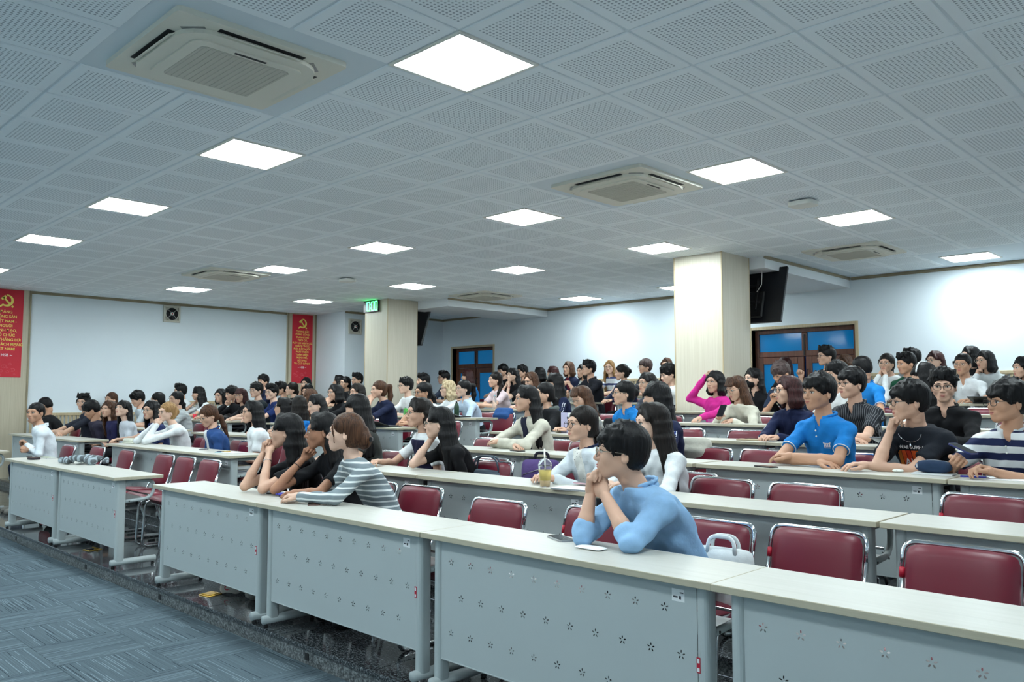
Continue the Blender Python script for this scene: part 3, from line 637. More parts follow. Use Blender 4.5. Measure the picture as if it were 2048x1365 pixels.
# ---------------------------------------------------------------- implicit surfaces (smooth unions meshed with surface nets)
def V3(*a): return np.array(a, float)
class Field:
    def __init__(s, lo, hi, h):
        s.h = h; s.lo = np.array(lo, float); n = np.maximum(3, np.ceil((np.array(hi, float) - s.lo) / h).astype(int) + 1); s.n = n
        s.ax = [s.lo[i] + h * np.arange(n[i]) for i in range(3)]; s.F = np.full(n, 0.12)
    def blk(s, lo, hi):
        sl = []
        for i in range(3):
            a = int(np.floor((lo[i] - s.lo[i]) / s.h)); b = int(np.ceil((hi[i] - s.lo[i]) / s.h)) + 1
            a = max(0, a); b = min(s.n[i], b)
            if b <= a: return None, None
            sl.append(slice(a, b))
        sl = tuple(sl)
        return sl, (s.ax[0][sl[0]][:, None, None], s.ax[1][sl[1]][None, :, None], s.ax[2][sl[2]][None, None, :])
    def put(s, sl, d, k):
        a = s.F[sl]
        if k <= 0: s.F[sl] = np.minimum(a, d); return
        h = np.clip(0.5 + 0.5 * (a - d) / k, 0, 1); s.F[sl] = a * (1 - h) + d * h - k * h * (1 - h)
    def cut(s, sl, d, k):
        a = s.F[sl]; d = -d
        if k <= 0: s.F[sl] = np.maximum(a, d); return
        h = np.clip(0.5 - 0.5 * (a - d) / k, 0, 1); s.F[sl] = a * (1 - h) + d * h + k * h * (1 - h)
    def cap(s, a, b, ra, rb=None, k=0.02, op='put'):
        a = np.asarray(a, float); b = np.asarray(b, float); rb = ra if rb is None else rb; m = max(ra, rb) + k + 2 * s.h + 0.01
        sl, X = s.blk(np.minimum(a, b) - m, np.maximum(a, b) + m)
        if sl is None: return s
        ab = b - a; L = float(ab @ ab) + 1e-12
        t = np.clip(((X[0] - a[0]) * ab[0] + (X[1] - a[1]) * ab[1] + (X[2] - a[2]) * ab[2]) / L, 0, 1)
        d = np.sqrt((X[0] - a[0] - t * ab[0]) ** 2 + (X[1] - a[1] - t * ab[1]) ** 2 + (X[2] - a[2] - t * ab[2]) ** 2) - (ra + t * (rb - ra))
        getattr(s, op)(sl, d, k); return s
    def chain(s, pts, rs, k=0.02):
        for i in range(len(pts) - 1): s.cap(pts[i], pts[i + 1], rs[i], rs[i + 1], k)
        return s
    def ell(s, c, r, k=0.02, op='put', R=None):
        c = np.asarray(c, float); r = np.asarray(r, float); m = (r.max() if R is not None else r) + k + 2 * s.h + 0.01
        sl, X = s.blk(c - m, c + m)
        if sl is None: return s
        x, y, z = X[0] - c[0], X[1] - c[1], X[2] - c[2]
        if R is not None: x, y, z = R[0, 0] * x + R[1, 0] * y + R[2, 0] * z, R[0, 1] * x + R[1, 1] * y + R[2, 1] * z, R[0, 2] * x + R[1, 2] * y + R[2, 2] * z
        k0 = np.sqrt((x / r[0]) ** 2 + (y / r[1]) ** 2 + (z / r[2]) ** 2); k1 = np.sqrt((x / r[0] ** 2) ** 2 + (y / r[1] ** 2) ** 2 + (z / r[2] ** 2) ** 2)
        getattr(s, op)(sl, k0 * (k0 - 1) / np.maximum(k1, 1e-6), k); return s
    def loft(s, secs, Rz, k=0.02, inflate=0.0):
        """secs: list of (centre, half width, half depth); horizontal elliptic sections turned by Rz (2x2)"""
        secs = sorted(secs, key=lambda q: q[0][2]); zs = np.array([q[0][2] for q in secs]); cs = np.array([q[0] for q in secs]); w = np.array([q[1] for q in secs]) + inflate; dp = np.array([q[2] for q in secs]) + inflate
        lo = (cs - w.max()).min(0) - 0.03; hi = (cs + w.max()).max(0) + 0.03; lo[2] = zs[0] - 0.05; hi[2] = zs[-1] + 0.05
        sl, X = s.blk(lo, hi)
        if sl is None: return s
        z = X[2]; zc = np.clip(z, zs[0], zs[-1]); cx, cy = np.interp(zc, zs, cs[:, 0]), np.interp(zc, zs, cs[:, 1]); W, D = np.interp(zc, zs, w), np.interp(zc, zs, dp)
        x, y = X[0] - cx, X[1] - cy; u = Rz[0][0] * x + Rz[1][0] * y; v = Rz[0][1] * x + Rz[1][1] * y
        q = (np.abs(u / W) ** 2.4 + np.abs(v / D) ** 2.4) ** (1 / 2.4); d = (q - 1) * np.minimum(W, D) * 0.95
        dz = np.maximum(np.maximum(zs[0] - z, z - zs[-1]), 0); d = np.where(dz > 0, np.sqrt(np.maximum(d, 0) ** 2 + dz ** 2) + np.minimum(d, 0) * 0, d)
        s.put(sl, d, k); return s
    def keep(s, fn):
        X = (s.ax[0][:, None, None], s.ax[1][None, :, None], s.ax[2][None, None, :]); s.F = np.maximum(s.F, fn(*X)); return s
    def disp(s, fn):
        X = (s.ax[0][:, None, None], s.ax[1][None, :, None], s.ax[2][None, None, :]); s.F = s.F + fn(*X); return s
    def mesh(s):
        F = s.F.copy(); F[0], F[-1] = 0.1, 0.1; F[:, 0], F[:, -1] = 0.1, 0.1; F[:, :, 0], F[:, :, -1] = 0.1, 0.1
        I = F < 0; n = s.n - 1
        c = np.zeros(n, int)
        cor = [(i, j, k) for i in (0, 1) for j in (0, 1) for k in (0, 1)]
        for (i, j, k) in cor: c += I[i:n[0] + i, j:n[1] + j, k:n[2] + k]
        act = (c > 0) & (c < 8); idx = np.full(n, -1); ids = np.argwhere(act); idx[act] = np.arange(len(ids))
        if len(ids) == 0: return np.zeros((0, 3)), np.zeros((0, 4), int)
        P = np.zeros((len(ids), 3)); cnt = np.zeros(len(ids))
        for a in cor:
            for axn in range(3):
                if a[axn] == 1: continue
                b = list(a); b[axn] = 1
                fa = F[ids[:, 0] + a[0], ids[:, 1] + a[1], ids[:, 2] + a[2]]; fb = F[ids[:, 0] + b[0], ids[:, 1] + b[1], ids[:, 2] + b[2]]
                m = (fa < 0) != (fb < 0); t = np.where(m, fa / np.where(fa == fb, 1, fa - fb), 0)
                p = np.array(a, float)[None, :].repeat(len(ids), 0); p[:, axn] += t
                P[m] += p[m]; cnt[m] += 1
        P = P / cnt[:, None]; V = s.lo + (ids + P) * s.h; Q = []
        for axn in range(3):
            u, v = (axn + 1) % 3, (axn + 2) % 3
            A = [slice(1, n[0]), slice(1, n[1]), slice(1, n[2])]; A[axn] = slice(0, n[axn]); B = list(A); B[axn] = slice(1, n[axn] + 1)
            ia, ib = I[tuple(A)], I[tuple(B)]; e = np.argwhere(ia != ib)
            if len(e) == 0: continue
            e = e + np.array([0 if q == axn else 1 for q in range(3)])
            flip = ~I[e[:, 0], e[:, 1], e[:, 2]]
            def at(du, dv):
                q = e.copy(); q[:, u] -= du; q[:, v] -= dv; return idx[q[:, 0], q[:, 1], q[:, 2]]
            q = np.stack([at(1, 1), at(0, 1), at(0, 0), at(1, 0)], 1); q[flip] = q[flip][:, ::-1]; Q.append(q)
        return V, np.concatenate(Q)
class Acc:
    def __init__(s): s.V = []; s.Q = []; s.M = []; s.n = 0
    def add(s, V, Q, mi=0, R=None, t=None, sc=1.0, mirror=False):
        V = np.asarray(V, float) * sc
        if mirror: V = V * np.array([-1, 1, 1]); Q = Q[:, ::-1]
        if R is not None: V = V @ np.asarray(R).T
        if t is not None: V = V + t
        s.V.append(V); s.Q.append(np.asarray(Q) + s.n); s.M.append(np.full(len(Q), mi) if np.isscalar(mi) else np.asarray(mi)); s.n += len(V); return s
    def arrays(s): return np.concatenate(s.V), np.concatenate(s.Q), np.concatenate(s.M)
    def mesh(s, name, origin=None):
        V, Q, M = s.arrays()
        if origin is not None: V = V - origin
        return quadmesh(name, V, Q, M)
def quadmesh(name, V, Q, M=None):
    me = bpy.data.meshes.new(name); nq = len(Q)
    me.vertices.add(len(V)); me.vertices.foreach_set('co', np.ascontiguousarray(V, dtype=np.float32).ravel())
    me.loops.add(nq * 4); me.loops.foreach_set('vertex_index', np.ascontiguousarray(Q, dtype=np.int32).ravel())
    me.polygons.add(nq); me.polygons.foreach_set('loop_start', np.arange(0, nq * 4, 4, dtype=np.int32))
    try: me.polygons.foreach_set('loop_total', np.full(nq, 4, dtype=np.int32))
    except Exception: pass
    me.polygons.foreach_set('use_smooth', np.ones(nq, dtype=bool))
    if M is not None: me.polygons.foreach_set('material_index', np.ascontiguousarray(M, dtype=np.int32))
    me.update(calc_edges=True); return me
def qsphere(n=3):
    V = []; Q = []
    g = np.linspace(-1, 1, n + 1); g = np.tan(g * PI / 4)
    for ax in range(3):
        for sg in (-1, 1):
            b = len(V)
            for i in range(n + 1):
                for j in range(n + 1):
                    p = [0, 0, 0]; p[ax] = sg; p[(ax + 1) % 3] = g[i] * sg; p[(ax + 2) % 3] = g[j]; p = np.array(p); V.append(p / np.linalg.norm(p))
            for i in range(n):
                for j in range(n): a = b + i * (n + 1) + j; Q.append((a, a + n + 1, a + n + 2, a + 1))
    return np.array(V), np.array(Q)
QS2, QS3, QS4 = qsphere(2), qsphere(3), qsphere(5)
def rotz(a): c, s = math.cos(a), math.sin(a); return np.array([[c, -s, 0], [s, c, 0], [0, 0, 1]])
def rotx(a): c, s = math.cos(a), math.sin(a); return np.array([[1, 0, 0], [0, c, -s], [0, s, c]])
def roty(a): c, s = math.cos(a), math.sin(a); return np.array([[c, 0, s], [0, 1, 0], [-s, 0, c]])
# ---------------------------------------------------------------- people materials
def skinmat(name, rgb):
    t = NT(name).set(0.52, 0, 0.35); f = t.noise(t.coord(), 14, 2); c = s2l(rgb)
    t.color(t.ramp(f, [(0.3, tuple(x * 0.95 for x in c[:3]) + (1,)), (0.7, c)])); t.b.inputs['Subsurface Weight'].default_value = 0.0; return t.m
SKIN = {'fair': skinmat('skin_fair', (222, 184, 162)), 'light': skinmat('skin_light', (212, 170, 146)), 'mid': skinmat('skin_mid', (196, 150, 122)), 'tan': skinmat('skin_tan', (172, 124, 98))}
M_lip = simple('lips', (176, 98, 92), 0.45); M_eyew = simple('eye_white', (214, 210, 204), 0.3); M_iris = simple('eye_dark', (24, 16, 13), 0.2)
def hairmat(name, rgb, rgb2):
    t = NT(name).set(0.45, 0, 0.22); v = t.mapping(t.coord(), (130, 130, 5)); f = t.noise(v, 1.0, 3, 0.6)
    t.color(t.ramp(f, [(0.35, s2l(rgb)), (0.68, s2l(rgb2))])); t.bump(f, 0.6, 0.004); return t.m
HAIR = {'black': hairmat('hair_black', (6, 6, 8), (20, 19, 21)), 'dark': hairmat('hair_dark', (13, 10, 9), (33, 26, 23)), 'brown': hairmat('hair_brown', (44, 27, 19), (98, 66, 46)), 'red': hairmat('hair_reddish', (34, 17, 17), (72, 38, 38)), 'blond': hairmat('hair_blond', (160, 134, 98), (222, 206, 172)), 'honey': hairmat('hair_honey', (120, 86, 50), (190, 152, 104)), 'grey': hairmat('hair_greybrown', (52, 42, 40), (92, 76, 74))}
CLOTH = {}
def cloth(rgb, rough=0.85):
    k = ('solid',) + tuple(rgb)
    if k not in CLOTH:
        t = NT('cloth_%d_%d_%d' % tuple(rgb)).set(rough, 0, 0.25); f = t.noise(t.coord(), 16, 3); c = s2l(rgb)
        t.color(t.ramp(f, [(0.3, tuple(x * 0.88 for x in c[:3]) + (1,)), (0.7, tuple(min(1, x * 1.05) for x in c[:3]) + (1,))])); t.bump(t.noise(t.coord(), 22, 3), 0.35, 0.012); CLOTH[k] = t.m
    return CLOTH[k]
def stripes(a, b, period, duty=0.5, axis=2, name='striped'):
    k = (name, tuple(a), tuple(b), period, duty, axis)
    if k not in CLOTH:
        t = NT('cloth_%s_%d' % (name, len(CLOTH))).set(0.85, 0, 0.25); s = t.sep(t.coord())
        w = t.math('MULTIPLY', t.noise(t.coord(), 7, 2), 0.02); z = t.math('ADD', s[axis], w)
        fr = t.math('FRACT', t.math('ADD', t.math('DIVIDE', z, period), 50.0)); t.color(t.mix(t.math('LESS_THAN', fr, duty), s2l(a), s2l(b))); CLOTH[k] = t.m
    return CLOTH[k]
def speckle(a, b):
    k = ('speckle', tuple(a), tuple(b))
    if k not in CLOTH:
        t = NT('cloth_speckle').set(0.85, 0, 0.25); f = t.noise(t.coord(), 90, 1); t.color(t.mix(t.math('GREATER_THAN', f, 0.70), s2l(a), s2l(b))); CLOTH[k] = t.m
    return CLOTH[k]
M_glassblack = simple('frame_black', (14, 14, 16), 0.3); M_glassmetal = simple('frame_metal', (150, 142, 130), 0.25, 0.9)
M_lens = NT('lens_clear').set(0.03).m
_n = M_lens.node_tree.nodes['Principled BSDF']; _n.inputs['Transmission Weight'].default_value = 1.0; _n.inputs['IOR'].default_value = 1.02; _n.inputs['Base Color'].default_value = (0.96, 0.98, 1, 1)
# ---------------------------------------------------------------- head template (face towards -Y, origin at ear height)
def head_tpl(h, female):
    f = Field((-0.1, -0.15, -0.16), (0.1, 0.13, 0.15), h); w = 0.95 if female else 1.0
    f.ell((0, 0.016, 0.034), (0.076 * w, 0.094, 0.086), 0.01)
    f.ell((0, -0.022, -0.030), (0.056 * w, 0.067, 0.062), 0.045)
    f.ell((0, -0.064, -0.086), (0.020 * w, 0.022, 0.019), 0.035)
    for s in (-1, 1):
        f.ell((s * 0.040 * w, -0.056, -0.018), (0.026, 0.026, 0.027), 0.03)
        f.cap((s * 0.047 * w, -0.002, -0.046), (s * 0.014, -0.064, -0.086), 0.017, 0.014, 0.03)
    f.cap((-0.032, -0.074, 0.028), (0.032, -0.074, 0.028), 0.014, k=0.03)
    for s in (-1, 1): f.ell((s * 0.031, -0.102, 0.009), (0.018, 0.016, 0.011), 0.018, 'cut')
    f.cap((0, -0.084, 0.014), (0, -0.108, -0.022), 0.006, 0.0095, 0.012)
    f.ell((0, -0.103, -0.026), (0.012, 0.011, 0.009), 0.008)
    for s in (-1, 1): f.ell((s * 0.0125, -0.096, -0.028), (0.0075, 0.009, 0.007), 0.006)
    f.ell((0, -0.084, -0.055), (0.026, 0.014, 0.017), 0.018)
    f.cap((-0.016, -0.103, -0.0565), (0.016, -0.103, -0.0565), 0.004, k=0.006, op='cut')
    for s in (-1, 1):
        f.ell((s * 0.077 * w, 0.016, -0.006), (0.010, 0.020, 0.033), 0.008, R=rotz(s * 0.35) @ rotx(-0.15))
        f.ell((s * 0.087 * w, 0.010, -0.002), (0.007, 0.011, 0.019), 0.006, 'cut')
    f.cap((0, 0.026, -0.05), (0, 0.036, -0.10), 0.052 if not female else 0.045, 0.040 if not female else 0.034, 0.03)
    V, Q = f.mesh(); A = Acc().add(V, Q, 0)
    sV, sQ = QS3
    for s in (-1, 1):
        A.add(sV * V3(0.0145, 0.0090, 0.0064), sQ, 2, rotz(s * 0.32), V3(s * 0.0325 * w, -0.0818, 0.0072))
        A.add(sV * V3(0.0066, 0.0056, 0.0062), sQ, 3, rotz(s * 0.25), V3(s * 0.0325 * w, -0.0862, 0.0072))
        for q in range(4):
            t = q / 3.0; A.add(QS2[0] * V3(0.0066, 0.0046, 0.0019), QS2[1], 3, rotz(s * (0.1 + 0.45 * t)), V3(s * (0.020 + 0.027 * t) * w, -0.0905 + 0.010 * t * t, 0.0122 + 0.0030 * math.sin(PI * t)))
        for q in range(5):
            t = q / 4.0; A.add(QS3[0] * V3(0.0105, 0.0042, 0.0021 if female else 0.0027), QS3[1], 4, rotz(s * (0.1 + 0.5 * t)) @ roty(s * (-0.06 + 0.22 * t)), V3(s * (0.015 + 0.036 * t) * w, -0.0905 + 0.016 * t * t, 0.0305 + 0.003 * math.sin(PI * t)))
    for s in (-1, 1):
        A.add(QS3[0] * V3(0.0115, 0.006, 0.0036), QS3[1], 1, rotz(s * 0.30), V3(s * 0.0085, -0.0960, -0.0525))
    A.add(QS3[0] * V3(0.0165, 0.0075, 0.0050), QS3[1], 1, None, V3(0, -0.0935, -0.0612))
    return A.arrays()
HEADS = {(l, g): head_tpl(h, g == 'f') for l, h in (('hi', 0.0042), ('lo', 0.0078)) for g in 'mf'}
# ---------------------------------------------------------------- hand template (fingers +Y, palm towards -Z, thumb +X)
def hand_tpl(h, curl, spread=0.06, thumb=0.0):
    f = Field((-0.07, -0.05, -0.11), (0.09, 0.22, 0.06), h)
    f.cap((0, -0.02, 0), (0, 0.02, 0), 0.024, 0.026, 0.01)
    xs = (-0.031, -0.011, 0.010, 0.030); ln = (0.82, 1.0, 1.06, 0.97)
    for i, x in enumerate(xs):
        k = V3(x, 0.083 - 0.006 * abs(i - 1.7), 0); f.cap((x * 0.6, 0.015, 0), k, 0.016, 0.0118, 0.014)
        a = math.radians(curl[0] * (0.85 + 0.1 * i)); sp = (x / 0.03) * spread; p = k; r = 0.0098 * (0.92 if i == 0 else 1)
        for j, L in enumerate((0.042, 0.026, 0.020)):
            d = V3(math.sin(sp) * math.cos(a), math.cos(a) * math.cos(sp), -math.sin(a)); q = p + d * L * ln[i]; f.cap(p, q, r, r * 0.88, 0.006); p = q; r *= 0.88
            if j < 2: a += math.radians(curl[j + 1])
    t0, t1 = V3(0.022, 0.018, -0.008), V3(0.046, 0.052, -0.018 - 0.01 * thumb); t2 = t1 + V3(0.010 - 0.025 * thumb, 0.030, -0.008); t3 = t2 + V3(-0.002 - 0.016 * thumb, 0.022, -0.006)
    f.chain([t0, t1, t2, t3], [0.016, 0.0125, 0.0105, 0.0085], 0.008)
    return f.mesh()
HANDS = {}
for nm, cu, th in (('relaxed', (22, 24, 16), 0.2), ('fist', (62, 84, 40), 0.9), ('grip', (38, 46, 30), 0.7), ('flat', (6, 8, 6), 0.0)):
    HANDS[('hi', nm)] = hand_tpl(0.0042, cu, thumb=th); HANDS[('lo', nm)] = hand_tpl(0.0085, cu, thumb=th)
# ---------------------------------------------------------------- hair templates (head space)
def strandy(f, amp, fr=1.0):
    return f.disp(lambda x, y, z: amp * (np.sin(170 * fr * np.arctan2(x, y + 0.02) * 0.25 + 7 * z) + 0.6 * np.sin(61 * fr * np.arctan2(x, y + 0.02) + 5 * z + 1.3)) * np.ones_like(z))
def hair_tpl(style, h=0.0068, seed=0):
    r = random.Random(seed + hash(style) % 1 if False else seed)
    long_ = style in ('long', 'longback', 'wavy', 'longfringe', 'longtuck'); zlo = -0.52 if long_ else (-0.40 if style in ('pony', 'lowpony', 'ponyside') else -0.24)
    f = Field((-0.17, -0.17, zlo), (0.17, 0.24, 0.20), h)
    if style in ('short', 'crop', 'fringe', 'messy', 'quiff', 'part', 'bowl'):
        vol = {'short': 1.03, 'crop': 0.965, 'fringe': 1.09, 'messy': 1.10, 'quiff': 1.05, 'part': 1.07, 'bowl': 1.10}[style]
        f.ell((0, 0.020, 0.046), (0.087 * vol, 0.104 * vol, 0.094 * vol), 0.01)
        f.ell((0, 0.045, -0.005), (0.078, 0.074, 0.072), 0.025)
        # forehead, cheeks, ears and nape are cleared
        low = {'bowl': 0.036, 'fringe': 0.040, 'messy': 0.050}.get(style, 0.064)
        f.ell((0, -0.125, low - 0.100), (0.088, 0.098, 0.100), 0.010, 'cut')
        for s in (-1, 1):
            f.ell((s * 0.105, -0.010, -0.045), (0.045, 0.058, 0.062), 0.012, 'cut')
            f.cap((s * 0.080, -0.040, 0.040), (s * 0.080, -0.036, -0.006), 0.009, 0.005, 0.012)
        f.keep(lambda x, y, z: -(z + 0.062 - 0.10 * np.clip(0.02 - y, 0, 1) * 2) + 0 * x)
        n = {'crop': 0, 'short': 16, 'quiff': 22, 'part': 24, 'fringe': 30, 'messy': 44, 'bowl': 26}[style]
        for i in range(n):
            th = r.uniform(-1.5, 1.5); ph = r.uniform(0.15, 1.0)
            p0 = V3(0.075 * math.sin(th) * ph, 0.02 - 0.085 * math.cos(th) * ph, 0.125 - 0.05 * ph * ph)
            if style == 'quiff': q = p0 + V3(r.uniform(-.02, .02), -0.02, r.uniform(0.012, 0.03))
            elif style in ('fringe', 'bowl'): q = V3(0.082 * math.sin(th) + r.uniform(-.008, .008), 0.014 - 0.112 * math.cos(th), low + r.uniform(0.004, 0.03) + 0.01 * abs(th))
            elif style == 'part': q = p0 + V3((0.04 if p0[0] > -0.02 else -0.03), -0.018, -0.03)
            else: q = p0 + V3(r.uniform(-.03, .03), r.uniform(-.035, .01), r.uniform(-0.02, 0.018))
            f.cap(p0, q, 0.016, 0.008, 0.014)
        if n:
            for i in range(34):
                th = -1.45 + 2.9 * i / 33 + r.uniform(-.04, .04); lz = (low if style in ('fringe', 'bowl', 'messy', 'part') else 0.078) + r.uniform(-0.014, 0.016) + 0.006 * abs(th)
                f.cap(V3(0.080 * math.sin(th), 0.018 - 0.100 * math.cos(th), lz + 0.045), V3(0.086 * math.sin(th) + r.uniform(-.010, .006), 0.014 - 0.110 * math.cos(th), lz), 0.010, 0.0035, 0.006)
            for i in range(26):
                a = r.uniform(-2.6, 2.6); ph = r.uniform(0.1, 0.9); p0 = V3(0.088 * vol * math.sin(a) * ph, 0.02 - 0.10 * vol * math.cos(a) * ph, 0.046 + 0.092 * vol * math.sqrt(1 - ph * ph))
                f.cap(p0 * 0.96, p0 + V3(r.uniform(-.012, .012), r.uniform(-.016, .008), r.uniform(0.002, 0.014)), 0.013, 0.004, 0.008)
        strandy(f, 0.0014)
    else:
        f.ell((0, 0.021, 0.044), (0.086, 0.104, 0.094), 0.01)
        f.ell((0, 0.050, -0.02), (0.080, 0.070, 0.080), 0.03)
        up = 0.0 if style in ('longfringe', 'bobfringe') else 0.03
        f.ell((0, -0.130, -0.052 + up), (0.066 if style not in ('pony', 'bun', 'lowpony', 'ponyside', 'clawbun') else 0.080, 0.100, 0.100), 0.010, 'cut')
        if style in ('long', 'longback', 'wavy', 'longfringe', 'longtuck', 'bob', 'bobfringe', 'curly'):
            L = {'bob': 0.135, 'bobfringe': 0.125, 'curly': 0.165}.get(style, 0.44 if style != 'wavy' else 0.40)
            a1 = {'longback': 92, 'longtuck': 86, 'bob': 118, 'bobfringe': 122, 'curly': 118}.get(style, 112)
            n = 26
            for i in range(n):
                a = math.radians(-a1 + 2 * a1 * i / (n - 1)); ca, sa = math.cos(a), math.sin(a)
                front = max(0.0, -ca); j = r.uniform(-0.006, 0.006)
                p0 = V3(0.070 * sa, 0.020 + 0.085 * ca, 0.070); p1 = V3(0.080 * sa, 0.022 + 0.094 * ca, 0.0); p2 = V3(0.090 * sa + j, 0.026 + 0.098 * ca, -0.09)
                Lk = L * (1 - (0.25 * front if L > 0.3 else 0.0)) * r.uniform(0.92, 1.0)
                if L > 0.3:
                    p3 = V3(0.105 * sa + j, 0.055 + 0.088 * ca, -0.20); p4 = V3(0.100 * sa + 2 * j, 0.075 + 0.075 * ca, -Lk)
                    if style == 'wavy': p3 = p3 + V3(r.uniform(-.02, .02), r.uniform(-.015, .015), 0); p4 = p4 + V3(r.uniform(-.03, .03), 0, 0)
                    f.chain([p0, p1, p2, p3, p4], [0.006, 0.013, 0.018, 0.018, 0.008], 0.016)
                else:
                    p3 = V3(0.080 * sa + j, 0.024 + 0.086 * ca, -Lk)
                    if style == 'curly': p2 = p2 * V3(1.2, 1.1, 1); p3 = p3 * V3(1.15, 1.05, 1)
                    f.chain([p0, p1, p2, p3], [0.006, 0.015, 0.020, 0.013], 0.016)
            if style in ('longback', 'longtuck'):
                for s in (-1, 1): f.ell((s * 0.096, -0.020, -0.024), (0.036, 0.046, 0.048), 0.012, 'cut')
        if style in ('longfringe', 'bobfringe'):
            for i in range(15):
                x = -0.055 + 0.11 * i / 14; f.cap((x * 0.6, -0.062, 0.118), (x * 1.05, -0.106 + 4 * x * x, 0.042 + r.uniform(-.006, .008)), 0.012, 0.007, 0.01)
        elif style not in ('pony', 'bun', 'lowpony', 'ponyside', 'clawbun'):
            for s in (-1, 1):
                for i in range(5): t = i / 4; f.cap((s * 0.008, -0.030 - 0.028 * t, 0.127 - 0.016 * t), (s * (0.072 + 0.006 * t), -0.050 - 0.012 * t, 0.044 - 0.020 * t), 0.008, 0.008, 0.016)
        if style in ('pony', 'lowpony', 'ponyside', 'bun', 'clawbun'):
            for s in (-1, 1):
                f.ell((s * 0.100, -0.012, -0.030), (0.038, 0.040, 0.050), 0.012, 'cut')
                f.cap((s * 0.062, -0.072, 0.052), (s * 0.076, -0.052, -0.055 if style == 'clawbun' else 0.0), 0.007, 0.004, 0.01)
            f.keep(lambda x, y, z: -(z + 0.085) + 0 * x + 0 * y)
            if style == 'pony': f.chain([V3(0, 0.115, 0.055), V3(0, 0.165, 0.05), V3(0, 0.175, -0.08), V3(0.01, 0.155, -0.26)], [0.024, 0.034, 0.036, 0.012], 0.02)
            if style == 'lowpony': f.chain([V3(0, 0.105, -0.035), V3(0, 0.135, -0.07), V3(0.01, 0.135, -0.18), V3(0.02, 0.13, -0.34)], [0.024, 0.030, 0.030, 0.010], 0.02)
            if style == 'ponyside': f.chain([V3(0.03, 0.10, -0.04), V3(0.075, 0.08, -0.09), V3(0.095, 0.03, -0.20), V3(0.10, 0.0, -0.33)], [0.022, 0.030, 0.028, 0.010], 0.02)
            if style == 'bun': f.ell((0, 0.120, 0.01), (0.048, 0.042, 0.050), 0.015)
            if style == 'clawbun':
                f.ell((0, 0.125, -0.035), (0.048, 0.045, 0.060), 0.02); f.cap((0.0, 0.12, -0.06), (0.0, 0.13, 0.03), 0.028, 0.018, 0.02)
        strandy(f, 0.0014 if style != 'curly' else 0.004)
        if style in ('curly', 'wavy'): f.disp(lambda x, y, z: (0.005 if style == 'curly' else 0.002) * np.sin(95 * z + 20 * x) * np.sin(70 * x + 60 * y))
    # clear the skull interior side so that the face never drowns in hair
    V, Q = f.mesh(); me = quadmesh('hair', V, Q); me.materials.append(HAIR['black']); return me
HAIRM = {}
def hair_mesh(style, seed=0):
    k = (style, seed)
    if k not in HAIRM: HAIRM[k] = hair_tpl(style, seed=seed)
    return HAIRM[k]
# ---------------------------------------------------------------- glasses templates
def glasses_tpl(shape):
    g = MB(); rx, rz = (0.0235, 0.0215) if shape == 'round' else (0.0255, 0.0185); p = 2 if shape == 'round' else 3.2; r = 0.0017
    for s in (-1, 1):
        pts = []
        for a in np.linspace(0, 2 * PI, 19)[:-1]:
            c, q = math.cos(a), math.sin(a); x = math.copysign(abs(c) ** (2 / p), c) * rx; z = math.copysign(abs(q) ** (2 / p), q) * rz
            pts.append((s * 0.0325 + x, -0.1055 + 0.10 * (abs(s * 0.0325 + x)) ** 1.5, 0.003 + z))
        g.tube(pts, r, 6, 0, True)
        g.tube([(s * 0.0585, -0.1035, 0.010), (s * 0.075, -0.088, 0.011), (s * 0.081, -0.03, 0.010), (s * 0.082, 0.010, 0.008), (s * 0.080, 0.028, -0.012)], r, 5)
    g.tube([(-0.010, -0.1065, 0.006), (0, -0.1085, 0.009), (0.010, -0.1065, 0.006)], r, 5)
    me = g.mesh('glasses'); me.materials.append(M_glassblack)
    return me
GLASSES = {'round': glasses_tpl('round'), 'square': glasses_tpl('square')}
# ---------------------------------------------------------------- seated legs (shared): origin on the floor under the seat
def legs_tpl(h=0.017):
    f = Field((-0.3, -0.62, 0.0), (0.3, 0.25, 0.80), h)
    f.ell((0, 0.01, 0.585), (0.165, 0.125, 0.105), 0.03)
    for s in (-1, 1):
        f.chain([V3(s * 0.085, 0.0, 0.565), V3(s * 0.105, -0.33, 0.555)], [0.085, 0.062], 0.03)
        f.chain([V3(s * 0.105, -0.33, 0.55), V3(s * 0.11, -0.30, 0.28), V3(s * 0.115, -0.27, 0.10)], [0.062, 0.055, 0.048], 0.02)
    f.keep(lambda x, y, z: np.maximum(0.487 - z, -1 + 0 * x) * (np.abs(y) < 0.2) - 1.0 * (np.abs(y) >= 0.2) + 0 * x)
    V, Q = f.mesh(); return quadmesh('trousers', V, Q)
def shoe_tpl(h=0.010):
    f = Field((-0.08, -0.25, -0.01), (0.08, 0.12, 0.14), h)
    f.chain([V3(0, 0.03, 0.045), V3(0, -0.08, 0.040), V3(0, -0.15, 0.036)], [0.042, 0.042, 0.036], 0.02); f.cap((0, 0.03, 0.05), (0, 0.03, 0.10), 0.042, 0.045, 0.02)
    f.keep(lambda x, y, z: 0.004 - z + 0 * x + 0 * y); V, Q = f.mesh(); return quadmesh('shoe', V, Q)
LEGM = legs_tpl(); LEGM.materials.append(M_black); SHOEM = shoe_tpl(); SHOEM.materials.append(M_black)
def objmat(o, m):
    o.material_slots[0].link = 'OBJECT'; o.material_slots[0].material = m
TROUSERS = [cloth((24, 26, 32)), cloth((38, 46, 62)), cloth((52, 58, 68)), cloth((30, 28, 28)), cloth((86, 92, 100))]
SHOES = [cloth((225, 225, 222), 0.5), cloth((22, 22, 24), 0.5), cloth((120, 118, 112), 0.5)]
